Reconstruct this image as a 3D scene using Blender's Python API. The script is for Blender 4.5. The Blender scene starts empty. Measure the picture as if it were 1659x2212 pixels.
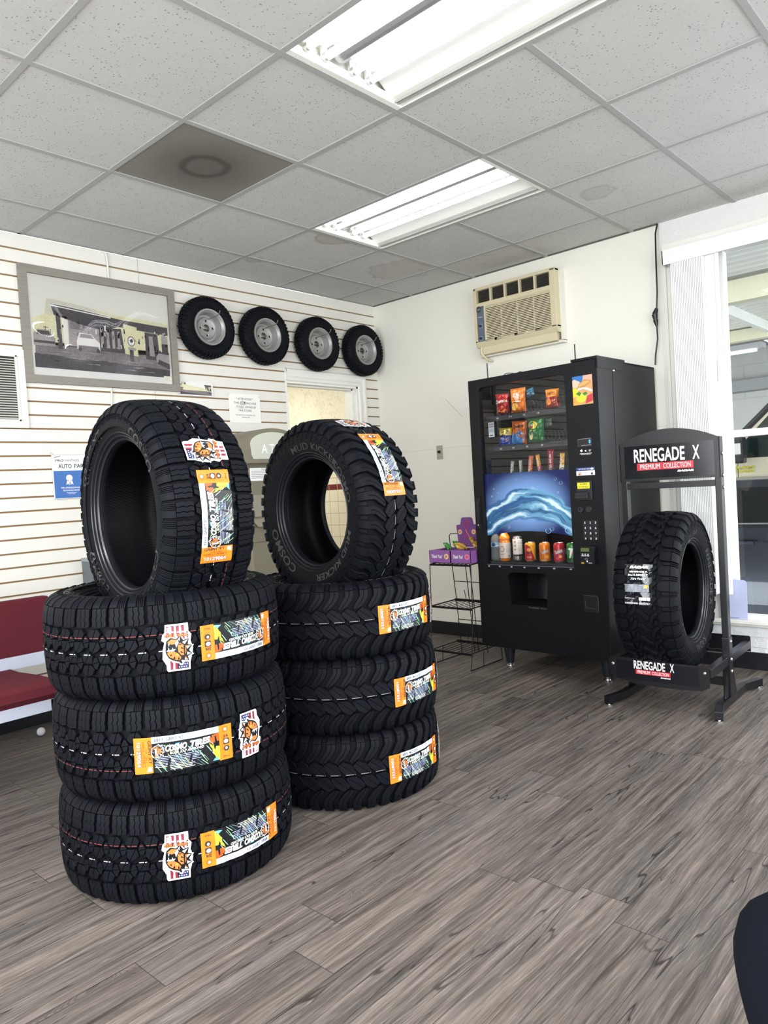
import bpy, bmesh, math, random
import numpy as np
from mathutils import Vector, Matrix

PI = math.pi
sc = bpy.context.scene
C = sc.collection
random.seed(7)
rng = np.random.default_rng(5)

# ------------------------------------------------------------------ camera
W_PX, H_PX = 1659, 2212
F_PX = 1584.67
YAW, PITCH, ROLL = 0.8279, -0.0332, -0.0599
CAM = Vector((-4.597, -4.200, 1.199))
fw = Vector((math.sin(YAW)*math.cos(PITCH), math.cos(YAW)*math.cos(PITCH), math.sin(PITCH)))
r0 = Vector((math.cos(YAW), -math.sin(YAW), 0)); u0 = r0.cross(fw)
cr, sr = math.cos(ROLL), math.sin(ROLL)
rt = cr*r0 + sr*u0; up = -sr*r0 + cr*u0
cam_d = bpy.data.cameras.new('camera')
cam_d.sensor_fit = 'VERTICAL'; cam_d.sensor_height = 36.0
cam_d.lens = F_PX/H_PX*36.0
cam_d.clip_start = 0.05; cam_d.clip_end = 200
cam = bpy.data.objects.new('camera', cam_d); C.objects.link(cam)
cam.matrix_world = Matrix(((rt.x, up.x, -fw.x, CAM.x), (rt.y, up.y, -fw.y, CAM.y), (rt.z, up.z, -fw.z, CAM.z), (0, 0, 0, 1)))
sc.camera = cam
sc.view_settings.view_transform = 'Standard'
sc.view_settings.look = 'None'
sc.view_settings.exposure = 0.22
sc.view_settings.gamma = 1.0
sc.view_settings.use_curve_mapping = False

# ------------------------------------------------------------------ world and lights
wd = bpy.data.worlds.new('world'); sc.world = wd; wd.use_nodes = True
bg = wd.node_tree.nodes['Background']
bg.inputs[0].default_value = (0.80, 0.90, 1.0, 1); bg.inputs[1].default_value = 8.0

def area(name, loc, rot, sx, sy, power, col):
    l = bpy.data.lights.new(name, 'AREA'); l.shape = 'RECTANGLE'; l.size = sx; l.size_y = sy
    l.energy = power; l.color = col
    o = bpy.data.objects.new(name, l); C.objects.link(o); o.location = loc; o.rotation_euler = rot
    return o
TUBE_E = 6.0
# other ceiling troffers of the same room, out of frame
for i, (x, y) in enumerate([(-5.3, -4.6), (-5.3, -2.2), (-3.0, -5.6), (-5.3, -6.6), (-1.0, -5.8)]):
    area('ceiling_light_glow', (x, y, 2.70), (0, 0, 0), 0.5, 1.15, 62, (0.97, 0.98, 1.0))
# daylight through the shop windows: the one on the right wall and the front one behind the camera
area('daylight_right', (-0.16, -4.9, 1.45), (0, PI/2, 0), 2.0, 3.6, 25, (0.86, 0.93, 1.0))
area('fill_left', (-7.05, -3.6, 1.5), (0, -PI/2, 0), 2.0, 4.5, 200, (0.90, 0.95, 1.0))  # added fill from the left to brighten the right wall, no window known there
area('daylight_front', (-3.6, -7.3, 1.4), (PI/2, 0, 0), 5.5, 2.1, 170, (0.86, 0.93, 1.0))

# ------------------------------------------------------------------ materials
def srgb(h):
    h = h.lstrip('#'); o = []
    for i in (0, 2, 4):
        c = int(h[i:i+2], 16)/255
        o.append(c/12.92 if c <= .04045 else ((c+.055)/1.055)**2.4)
    return tuple(o)+(1,)
MATS = {}
def pm(hexc, rough=.5, metal=0, spec=.5, bump=0, bscale=60, emit=0, var=0, vscale=8, coat=0, alpha=1):
    key = (hexc, rough, metal, spec, bump, bscale, emit, var, vscale, coat, alpha)
    if key in MATS: return MATS[key]
    m = bpy.data.materials.new('mat_'+hexc.lstrip('#')); m.use_nodes = True
    nt = m.node_tree; b = nt.nodes['Principled BSDF']
    c = srgb(hexc)
    b.inputs['Base Color'].default_value = c
    b.inputs['Roughness'].default_value = rough; b.inputs['Metallic'].default_value = metal
    b.inputs['Specular IOR Level'].default_value = spec
    b.inputs['Coat Weight'].default_value = coat
    b.inputs['Alpha'].default_value = alpha
    if emit:
        b.inputs['Emission Color'].default_value = c; b.inputs['Emission Strength'].default_value = emit
    if bump or var:
        tc = nt.nodes.new('ShaderNodeTexCoord')
        if var:
            n = nt.nodes.new('ShaderNodeTexNoise'); n.inputs['Scale'].default_value = vscale; n.inputs['Detail'].default_value = 5
            nt.links.new(tc.outputs['Object'], n.inputs['Vector'])
            mx = nt.nodes.new('ShaderNodeMix'); mx.data_type = 'RGBA'
            nt.links.new(n.outputs['Fac'], mx.inputs['Factor'])
            mx.inputs['A'].default_value = tuple(max(0, k*(1-var)) for k in c[:3])+(1,)
            mx.inputs['B'].default_value = tuple(min(1, k*(1+var)) for k in c[:3])+(1,)
            nt.links.new(mx.outputs['Result'], b.inputs['Base Color'])
        if bump:
            n = nt.nodes.new('ShaderNodeTexNoise'); n.inputs['Scale'].default_value = bscale; n.inputs['Detail'].default_value = 4
            nt.links.new(tc.outputs['Object'], n.inputs['Vector'])
            bp = nt.nodes.new('ShaderNodeBump'); bp.inputs['Strength'].default_value = bump; bp.inputs['Distance'].default_value = .01
            nt.links.new(n.outputs['Fac'], bp.inputs['Height']); nt.links.new(bp.outputs['Normal'], b.inputs['Normal'])
    MATS[key] = m
    return m

class G:
    """tiny node graph helper"""
    def __init__(s, name):
        s.m = bpy.data.materials.new(name); s.m.use_nodes = True; s.nt = s.m.node_tree
        s.b = s.nt.nodes['Principled BSDF']
    def n(s, t, **kw):
        nd = s.nt.nodes.new(t)
        for k, v in kw.items():
            if k.startswith('_'): setattr(nd, k[1:], v)
        return nd
    def link(s, a, b): s.nt.links.new(a, b)
    def put(s, sock, v):
        if hasattr(v, 'is_output'): s.link(v, sock)
        else: sock.default_value = v
    def math(s, op, a, b=None, c=None, clamp=False):
        nd = s.nt.nodes.new('ShaderNodeMath'); nd.operation = op; nd.use_clamp = clamp
        s.put(nd.inputs[0], a)
        if b is not None: s.put(nd.inputs[1], b)
        if c is not None: s.put(nd.inputs[2], c)
        return nd.outputs[0]
    def xyz(s, coord='Object'):
        tc = s.n('ShaderNodeTexCoord'); sp = s.n('ShaderNodeSeparateXYZ'); s.link(tc.outputs[coord], sp.inputs[0])
        return tc.outputs[coord], sp.outputs
    def comb(s, x, y, z):
        nd = s.n('ShaderNodeCombineXYZ'); s.put(nd.inputs[0], x); s.put(nd.inputs[1], y); s.put(nd.inputs[2], z); return nd.outputs[0]
    def noise(s, vec, scale, detail=3, rough=.5, dist=0):
        nd = s.n('ShaderNodeTexNoise'); s.link(vec, nd.inputs['Vector']); nd.inputs['Scale'].default_value = scale
        nd.inputs['Detail'].default_value = detail; nd.inputs['Roughness'].default_value = rough; nd.inputs['Distortion'].default_value = dist
        return nd.outputs['Fac']
    def mix(s, f, a, b):
        nd = s.n('ShaderNodeMix'); nd.data_type = 'RGBA'; s.put(nd.inputs['Factor'], f); s.put(nd.inputs['A'], a); s.put(nd.inputs['B'], b)
        return nd.outputs['Result']
    def step(s, v, lo, hi):
        nd = s.n('ShaderNodeMapRange'); nd.interpolation_type = 'SMOOTHSTEP'; s.put(nd.inputs[0], v)
        nd.inputs[1].default_value = lo; nd.inputs[2].default_value = hi; return nd.outputs[0]
    def bump(s, h, strength=.3, dist=.005):
        bp = s.n('ShaderNodeBump'); bp.inputs['Strength'].default_value = strength; bp.inputs['Distance'].default_value = dist
        s.link(h, bp.inputs['Height']); s.link(bp.outputs[0], s.b.inputs['Normal'])

# ---- floor: grey-brown vinyl planks running along X
def mat_floor():
    g = G('floor_planks'); _, (x, y, z) = g.xyz()
    PW, PL = .150, 1.22
    ry = g.math('DIVIDE', y, PW); row = g.math('FLOOR', ry); fy = g.math('FRACT', ry)
    wn = g.n('ShaderNodeTexWhiteNoise'); wn.noise_dimensions = '1D'; g.link(row, wn.inputs['W'])
    xo = g.math('ADD', g.math('DIVIDE', x, PL), g.math('MULTIPLY', wn.outputs['Value'], 7.3))
    col = g.math('FLOOR', xo); fx = g.math('FRACT', xo)
    w2 = g.n('ShaderNodeTexWhiteNoise'); w2.noise_dimensions = '2D'; g.link(g.comb(row, col, 0), w2.inputs['Vector'])
    rnd = w2.outputs['Value']
    off = g.math('MULTIPLY', rnd, 37.0)
    # warp with knots
    vk = g.comb(g.math('ADD', g.math('MULTIPLY', x, 2.2), off), g.math('ADD', g.math('MULTIPLY', y, 9.0), off), 0)
    kn = g.noise(vk, .9, 1.5, .5)
    knot = g.step(kn, .56, .74)
    yy = g.math('ADD', y, g.math('MULTIPLY', kn, .034))
    v1 = g.comb(g.math('ADD', g.math('MULTIPLY', x, 1.9), off), g.math('MULTIPLY', yy, 46), off)
    n1 = g.step(g.noise(v1, 1.0, 5, .68, .1), .20, .80)
    v2 = g.comb(g.math('ADD', g.math('MULTIPLY', x, 9), off), g.math('MULTIPLY', yy, 240), off)
    n2 = g.noise(v2, 1.0, 4, .7)
    v3 = g.comb(g.math('ADD', g.math('MULTIPLY', x, .9), off), g.math('MULTIPLY', yy, 7), off)
    n3 = g.noise(v3, 1.0, 3, .5)
    v4 = g.comb(g.math('ADD', g.math('MULTIPLY', x, 1.3), off), g.math('MULTIPLY', yy, 15), g.math('ADD', off, 5))
    n4 = g.noise(v4, 1.0, 2.5, .55, .2)
    c = g.mix(n1, srgb('#2c241f'), srgb('#7f7166'))
    c = g.mix(g.math('MULTIPLY', g.step(n3, .42, .72), .45), c, srgb('#595654'))
    c = g.mix(g.math('MULTIPLY', g.step(n2, .5, .78), .55), c, srgb('#9c8e83'))
    c = g.mix(g.math('MULTIPLY', g.step(n2, .5, .26), .6), c, srgb('#3c3531'))
    # long dark cracks: thin iso-lines of a stretched noise
    crack = g.math('ABSOLUTE', g.math('SUBTRACT', n4, .5))
    gate = g.step(n3, .46, .58)
    c = g.mix(g.math('MULTIPLY', g.math('MULTIPLY', g.step(crack, .012, .002), gate), .85), c, srgb('#221d1b'))
    rings = g.n('ShaderNodeTexWave'); rings.inputs['Scale'].default_value = 1.0; rings.inputs['Distortion'].default_value = 2.0; rings.inputs['Detail'].default_value = 2
    g.link(g.comb(g.math('MULTIPLY', kn, 34), 0, 0), rings.inputs['Vector'])
    c = g.mix(g.math('MULTIPLY', g.math('MULTIPLY', knot, g.step(rings.outputs['Fac'], .35, .1)), .5), c, srgb('#332c28'))
    tone = g.math('ADD', g.math('MULTIPLY', rnd, .34), .84)
    hv = g.n('ShaderNodeHueSaturation'); g.link(c, hv.inputs['Color']); g.link(tone, hv.inputs['Value']); hv.inputs['Saturation'].default_value = .72
    # seams
    ey = g.math('MINIMUM', fy, g.math('SUBTRACT', 1, fy)); ex = g.math('MINIMUM', fx, g.math('SUBTRACT', 1, fx))
    seam = g.math('MAXIMUM', g.step(ey, .012, .004), g.step(ex, .0016, .0006))
    c = g.mix(g.math('MULTIPLY', seam, .6), hv.outputs[0], srgb('#1d1917'))
    g.link(c, g.b.inputs['Base Color'])
    g.b.inputs['Roughness'].default_value = .55
    g.b.inputs['Specular IOR Level'].default_value = .25
    g.bump(g.math('SUBTRACT', n2, g.math('MULTIPLY', seam, 1.0)), .22, .002)
    return g.m

def mat_ceiling():
    g = G('ceiling_tile'); v, (x, y, z) = g.xyz()
    n = g.noise(v, 3.0, 4, .6)
    c = g.mix(n, srgb('#c2c1bf'), srgb('#cecdca'))
    vo = g.n('ShaderNodeTexVoronoi'); vo.inputs['Scale'].default_value = 70; g.link(v, vo.inputs['Vector'])
    w = g.noise(v, 28, 3, .6)
    pit = g.math('MULTIPLY', g.step(vo.outputs['Distance'], .30, .16), g.step(w, .46, .56))
    c = g.mix(g.math('MULTIPLY', pit, .6), c, srgb('#6f6c69'))
    fine = g.noise(v, 420, 2, .6)
    c = g.mix(g.math('MULTIPLY', g.step(fine, .58, .7), .18), c, srgb('#86837f'))
    # water stains with a shape of their own
    def stain(cx, cy, r, k, hexc):
        nonlocal c
        dx = g.math('SUBTRACT', x, cx); dy = g.math('SUBTRACT', y, cy)
        d = g.math('SQRT', g.math('ADD', g.math('MULTIPLY', dx, dx), g.math('MULTIPLY', dy, dy)))
        d = g.math('ADD', d, g.math('MULTIPLY', g.math('SUBTRACT', g.noise(v, 9, 3, .5), .5), r*1.1))
        f = g.math('MULTIPLY', g.step(d, r*1.02, r*.92), k)
        edge = g.math('MULTIPLY', g.step(g.math('ABSOLUTE', g.math('SUBTRACT', d, r*.95)), .02, .0), k*.9)
        c = g.mix(f, c, srgb(hexc)); c = g.mix(edge, c, srgb('#7d6f5f'))
    stain(-1.42, -1.02, .13, .35, '#a2937f'); stain(-.60, -.80, .22, .22, '#a39b90'); stain(-1.55, -.40, .05, .3, '#a09a90')
    stain(-.78, -2.40, .10, .22, '#a19a92')
    g.link(c, g.b.inputs['Base Color']); g.b.inputs['Roughness'].default_value = .95; g.b.inputs['Specular IOR Level'].default_value = .1
    g.bump(g.math('SUBTRACT', fine, pit), .25, .003)
    return g.m

def mat_wall(hexa, hexb, bump=.08, name='wall_paint'):
    g = G(name); v, _ = g.xyz()
    n = g.noise(v, 1.3, 5, .55)
    c = g.mix(n, srgb(hexa), srgb(hexb))
    s = g.noise(v, 45, 3, .6)
    c = g.mix(g.math('MULTIPLY', g.step(s, .70, .76), .35), c, srgb('#a7a194'))
    g.link(c, g.b.inputs['Base Color']); g.b.inputs['Roughness'].default_value = .6
    g.bump(g.noise(v, 160, 3, .6), bump, .003)
    return g.m

def mat_stucco(hexc, sc_=38, st=.5, name='stucco_paint'):
    g = G(name); v, _ = g.xyz()
    g.b.inputs['Base Color'].default_value = srgb(hexc); g.b.inputs['Roughness'].default_value = .7
    g.bump(g.noise(v, sc_, 5, .65), st, .012)
    return g.m

def mat_rubber(name, hexa, hexb, rough=.55, scale=14, ridges=False):
    g = G(name); v, (x, y, z) = g.xyz()
    n = g.noise(v, scale, 5, .6)
    g.link(g.mix(n, srgb(hexa), srgb(hexb)), g.b.inputs['Base Color'])
    g.b.inputs['Roughness'].default_value = rough; g.b.inputs['Specular IOR Level'].default_value = .11
    if ridges:
        th = g.math('ARCTAN2', y, x)
        w = g.math('SINE', g.math('ADD', g.math('MULTIPLY', th, 210), g.math('MULTIPLY', z, 260)))
        g.bump(w, .15, .0012); g.b.inputs['Specular IOR Level'].default_value = .12
    else:
        g.bump(g.noise(v, 230, 3, .6), .18, .002)
    return g.m

def mat_glass(name, wavy=0, tint=(1, 1, 1, 1)):
    m = bpy.data.materials.new(name); m.use_nodes = True; nt = m.node_tree; nt.nodes.clear()
    o = nt.nodes.new('ShaderNodeOutputMaterial'); t = nt.nodes.new('ShaderNodeBsdfTransparent'); t.inputs[0].default_value = tint
    gl = nt.nodes.new('ShaderNodeBsdfGlossy'); gl.inputs['Roughness'].default_value = .015
    fr = nt.nodes.new('ShaderNodeFresnel'); fr.inputs[0].default_value = 1.5
    mx = nt.nodes.new('ShaderNodeMixShader'); nt.links.new(fr.outputs[0], mx.inputs[0])
    if wavy:
        tc = nt.nodes.new('ShaderNodeTexCoord'); nz = nt.nodes.new('ShaderNodeTexNoise'); nz.inputs['Scale'].default_value = 2.6; nz.inputs['Detail'].default_value = 1
        bp = nt.nodes.new('ShaderNodeBump'); bp.inputs['Strength'].default_value = 1; bp.inputs['Distance'].default_value = wavy
        nt.links.new(tc.outputs['Object'], nz.inputs['Vector']); nt.links.new(nz.outputs['Fac'], bp.inputs['Height']); nt.links.new(bp.outputs[0], gl.inputs['Normal'])
    nt.links.new(t.outputs[0], mx.inputs[1]); nt.links.new(gl.outputs[0], mx.inputs[2]); nt.links.new(mx.outputs[0], o.inputs[0])
    return m

def mat_stripes(name, hexa, hexb, axis, period, duty=.5):
    g = G(name); v, ax = g.xyz()
    f = g.math('FRACT', g.math('DIVIDE', ax[axis], period))
    g.link(g.mix(g.step(f, duty-.05, duty+.05), srgb(hexa), srgb(hexb)), g.b.inputs['Base Color'])
    return g.m

def mat_woodframe():
    g = G('grey_wood_frame'); v, (x, y, z) = g.xyz()
    n = g.noise(g.comb(g.math('MULTIPLY', x, 8), y, g.math('MULTIPLY', z, 90)), 1, 5, .6, .4)
    n2 = g.noise(v, 30, 4, .6)
    c = g.mix(n, srgb('#6f6a61'), srgb('#9a948a')); c = g.mix(g.math('MULTIPLY', n2, .4), c, srgb('#7c776e'))
    g.link(c, g.b.inputs['Base Color']); g.b.inputs['Roughness'].default_value = .6
    return g.m

FLOOR = mat_floor(); CEIL = mat_ceiling()
WALLP = mat_wall('#e2dfd4', '#ebe8de')
SLAT = mat_wall('#dddad1', '#e6e3da', .03, 'slat_laminate')
GROOVE = pm('#8c6e4a', .8, bump=.2)
STUC = mat_stucco('#dcdcd9'); BLOCKP = mat_stucco('#dfe1e4', 22, .8, 'painted_block')
WHITE = pm('#e9e9e6', .45, var=.03); TRIMW = pm('#e6e5de', .4, var=.04, vscale=3)
BLACKP = pm('#0d0e13', .42, var=.2, bump=.05, bscale=300)
BASEB = pm('#0d0f15', .45)
RUB = mat_rubber('tread_rubber', '#080a0e', '#10131a', .56)
RUBD = mat_rubber('groove_shade_rubber', '#0a0b0e', '#0f1014', .7)  # same rubber as the blocks, shade of the deep grooves put into its colour
RUBS = mat_rubber('sidewall_rubber', '#090a0d', '#101217', .66)
RUBI = mat_rubber('inner_liner_rubber', '#05060a', '#0a0b10', .5, 8, True)
GLASS = mat_glass('clear_glass'); ACRYL = mat_glass('wavy_acrylic', .05)
BLK = pm('#08090c', .35)
CHROME = pm('#d8d8d8', .18, 1)
STEEL = pm('#a9aaac', .32, .9, var=.05)

# ------------------------------------------------------------------ mesh builder
def chamfer_box(hx, hy, hz, b):
    b = min(b, hx*.49, hy*.49, hz*.49)
    bm = bmesh.new(); bmesh.ops.create_cube(bm, size=2)
    for v in bm.verts: v.co = Vector((v.co.x*hx, v.co.y*hy, v.co.z*hz))
    bmesh.ops.bevel(bm, geom=bm.edges[:], offset=b, segments=2, profile=.7, affect='EDGES')
    bm.verts.index_update()
    vs = [tuple(v.co) for v in bm.verts]; fs = [[v.index for v in f.verts] for f in bm.faces]
    bm.free(); return vs, fs

class MB:
    def __init__(s, mat=None):
        s.v = []; s.f = []; s.m = []; s.sm = []; s.M = None; s.mat = mat
    def add(s, vs, fs, mat=None, smooth=False):
        o = len(s.v)
        if s.M is not None: vs = [tuple(s.M @ Vector(v)) for v in vs]
        s.v.extend([tuple(map(float, v)) for v in vs])
        for f in fs: s.f.append([int(i)+o for i in f])
        mm = mat or s.mat
        s.m.extend([mm]*len(fs)); s.sm.extend([smooth]*len(fs)); return s
    def box(s, x0, y0, z0, x1, y1, z1, mat=None, b=0):
        cx, cy, cz = (x0+x1)/2, (y0+y1)/2, (z0+z1)/2
        hx, hy, hz = abs(x1-x0)/2, abs(y1-y0)/2, abs(z1-z0)/2
        if b > 0: vs, fs = chamfer_box(hx, hy, hz, b)
        else:
            vs = [(i, j, k) for k in (-hz, hz) for j in (-hy, hy) for i in (-hx, hx)]
            fs = [(0, 2, 3, 1), (4, 5, 7, 6), (0, 1, 5, 4), (2, 6, 7, 3), (0, 4, 6, 2), (1, 3, 7, 5)]
        return s.add([(v[0]+cx, v[1]+cy, v[2]+cz) for v in vs], fs, mat)
    def obox(s, p0, p1, w, h, mat=None, up=(0, 0, 1), b=0):
        """bar from p0 to p1, w across, h along up"""
        p0 = Vector(p0); p1 = Vector(p1); d = (p1-p0); L = d.length; d.normalize()
        upv = Vector(up); sd = d.cross(upv).normalized(); uu = sd.cross(d).normalized()
        c = (p0+p1)/2
        if b: vs, fs = chamfer_box(L/2, w/2, h/2, b)
        else:
            vs = [(i, j, k) for k in (-h/2, h/2) for j in (-w/2, w/2) for i in (-L/2, L/2)]
            fs = [(0, 2, 3, 1), (4, 5, 7, 6), (0, 1, 5, 4), (2, 6, 7, 3), (0, 4, 6, 2), (1, 3, 7, 5)]
        return s.add([tuple(c+d*v[0]+sd*v[1]+uu*v[2]) for v in vs], fs, mat)
    def cyl(s, p0, p1, r0, r1=None, n=20, mat=None, caps=True):
        r1 = r0 if r1 is None else r1
        p0 = Vector(p0); p1 = Vector(p1); d = (p1-p0).normalized()
        a = Vector((1, 0, 0)) if abs(d.x) < .8 else Vector((0, 1, 0))
        e1 = d.cross(a).normalized(); e2 = d.cross(e1)
        vs = []
        for p, r in ((p0, r0), (p1, r1)):
            for i in range(n):
                t = 2*PI*i/n; vs.append(tuple(p+e1*(r*math.cos(t))+e2*(r*math.sin(t))))
        s.add(vs, [(i, (i+1) % n, n+(i+1) % n, n+i) for i in range(n)], mat, True)
        if caps: s.add(vs, [list(range(n))[::-1], list(range(n, 2*n))], mat)
        return s
    def lathe(s, prof, n=32, mat=None, O=(0, 0, 0), ax=(0, 0, 1), e=(1, 0, 0), mats=None, arc=2*PI, sharp=32):
        O = Vector(O); ax = Vector(ax).normalized(); e1 = Vector(e); e1 = (e1-ax*e1.dot(ax)).normalized(); e2 = ax.cross(e1)
        full = abs(arc-2*PI) < 1e-6; k = n if full else n+1
        def ring(r, z): return [tuple(O+ax*z+e1*(r*math.cos(arc*i/n))+e2*(r*math.sin(arc*i/n))) for i in range(k)]
        runs = [[0]]
        for i in range(1, len(prof)):
            runs[-1].append(i)
            if i < len(prof)-1:
                a = Vector((prof[i][0]-prof[i-1][0], prof[i][1]-prof[i-1][1])); b = Vector((prof[i+1][0]-prof[i][0], prof[i+1][1]-prof[i][1]))
                brk = a.length < 1e-9 or b.length < 1e-9 or math.degrees(a.angle(b, 0)) > sharp or (mats and mats[i] is not mats[i-1])
                if brk: runs.append([i])
        for run in runs:
            vs = [];
            for i in run: vs += ring(*prof[i])
            fs = []
            for j in range(len(run)-1):
                for i in range(n):
                    i2 = (i+1) % k
                    fs.append((j*k+i, j*k+i2, (j+1)*k+i2, (j+1)*k+i))
            s.add(vs, fs, mats[run[0]] if mats else mat, True)
        return s
    def tube(s, path, r, n=8, mat=None, closed=False):
        P = [Vector(p) for p in path]; m = len(P); vs = []; prev = None
        for i, p in enumerate(P):
            if closed: d = (P[(i+1) % m]-P[i-1]).normalized()
            else: d = (P[min(i+1, m-1)]-P[max(i-1, 0)]).normalized()
            if prev is None:
                a = Vector((0, 0, 1)) if abs(d.z) < .9 else Vector((1, 0, 0)); e1 = d.cross(a).normalized()
            else: e1 = (prev-d*prev.dot(d)).normalized()
            prev = e1; e2 = d.cross(e1); rr = r[i] if isinstance(r, (list, tuple)) else r
            for k in range(n):
                t = 2*PI*k/n; vs.append(tuple(p+e1*(rr*math.cos(t))+e2*(rr*math.sin(t))))
        fs = [];
        for i in range(m if closed else m-1):
            for k in range(n):
                a, b = i*n+k, i*n+(k+1) % n; c, d_ = ((i+1) % m)*n+(k+1) % n, ((i+1) % m)*n+k
                fs.append((a, b, c, d_))
        s.add(vs, fs, mat, True)
        if not closed: s.add(vs, [list(range(n))[::-1], list(range((m-1)*n, m*n))], mat)
        return s
    def prism(s, pts, off, mat=None):
        n = len(pts); off = Vector(off)
        vs = [tuple(Vector(p)) for p in pts]+[tuple(Vector(p)+off) for p in pts]
        return s.add(vs, [list(range(n))[::-1], list(range(n, 2*n))]+[(i, (i+1) % n, n+(i+1) % n, n+i) for i in range(n)], mat)
    def sphere(s, c, r, n=16, mat=None, sx=1, sy=1, sz=1):
        c = Vector(c); m = n//2; vs = []
        for j in range(m+1):
            ph = PI*j/m
            for i in range(n): t = 2*PI*i/n; vs.append((c.x+r*sx*math.sin(ph)*math.cos(t), c.y+r*sy*math.sin(ph)*math.sin(t), c.z+r*sz*math.cos(ph)))
        return s.add(vs, [(j*n+i, j*n+(i+1) % n, (j+1)*n+(i+1) % n, (j+1)*n+i) for j in range(m) for i in range(n)], mat, True)
    def mesh(s, name):
        me = bpy.data.meshes.new(name); me.from_pydata(s.v, [], s.f)
        mats = []
        idx = []
        for m in s.m:
            if m not in mats: mats.append(m)
            idx.append(mats.index(m))
        for m in mats: me.materials.append(m)
        me.polygons.foreach_set('material_index', idx)
        me.polygons.foreach_set('use_smooth', s.sm); me.update()
        return me
    def emit(s, name, parent):
        o = s.build(name, parent); s.v = []; s.f = []; s.m = []; s.sm = []; return o
    def build(s, name, parent=None, **kw):
        o = bpy.data.objects.new(name, s.mesh(name)); C.objects.link(o)
        if parent: o.parent = parent
        for k, v in kw.items():
            if v: o[k] = v
        return o

def thing(name, label, cat, loc=(0, 0, 0), rz=0, group=None):
    o = bpy.data.objects.new(name, None); C.objects.link(o); o.location = loc; o.rotation_euler = (0, 0, rz)
    o.empty_display_size = .1; o['label'] = label; o['category'] = cat
    if group: o['group'] = group
    return o
def tag(o, label, cat, group=None):
    o['label'] = label; o['category'] = cat
    if group: o['group'] = group
    return o
def struct(mb, name): o = mb.build(name); o['kind'] = 'structure'; return o
def dup(root, label, group=None):
    r = root.copy(); C.objects.link(r); r['label'] = label
    if group: r['group'] = group
    for ch in list(root.children):
        c = ch.copy(); C.objects.link(c); c.parent = r
        for gch in list(ch.children):
            d = gch.copy(); C.objects.link(d); d.parent = c
    return r

# ------------------------------------------------------------------ flat artwork (text and marks)
_TX = {}
def text_geo(s_, bold=0., ital=0.):
    k = (s_, bold, ital)
    if k in _TX: return _TX[k]
    cu = bpy.data.curves.new('t', 'FONT'); cu.body = s_; cu.size = 1; cu.offset = bold; cu.shear = ital
    cu.resolution_u = 3; cu.dimensions = '2D'; cu.fill_mode = 'FRONT'
    ob = bpy.data.objects.new('t', cu); C.objects.link(ob)
    dg = bpy.context.evaluated_depsgraph_get(); ev = ob.evaluated_get(dg); me = ev.to_mesh()
    V = np.array([v.co[:2] for v in me.vertices]); Fs = [list(p.vertices) for p in me.polygons]
    ev.to_mesh_clear(); bpy.data.objects.remove(ob); bpy.data.curves.remove(cu)
    lo = V.min(0); hi = V.max(0); V = (V-lo)/(hi-lo)
    _TX[k] = (V, Fs); return _TX[k]

def clipx(poly, xa, xb):
    def half(P, f):
        out = []
        for i in range(len(P)):
            a, b = P[i-1], P[i]; fa, fb = f(a), f(b)
            if (fa >= 0) != (fb >= 0):
                t = fa/(fa-fb); out.append((a[0]+(b[0]-a[0])*t, a[1]+(b[1]-a[1])*t))
            if fb >= 0: out.append(b)
        return out
    P = half(poly, lambda p: p[0]-xa)
    return half(P, lambda p: xb-p[0]) if len(P) > 2 else []

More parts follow.
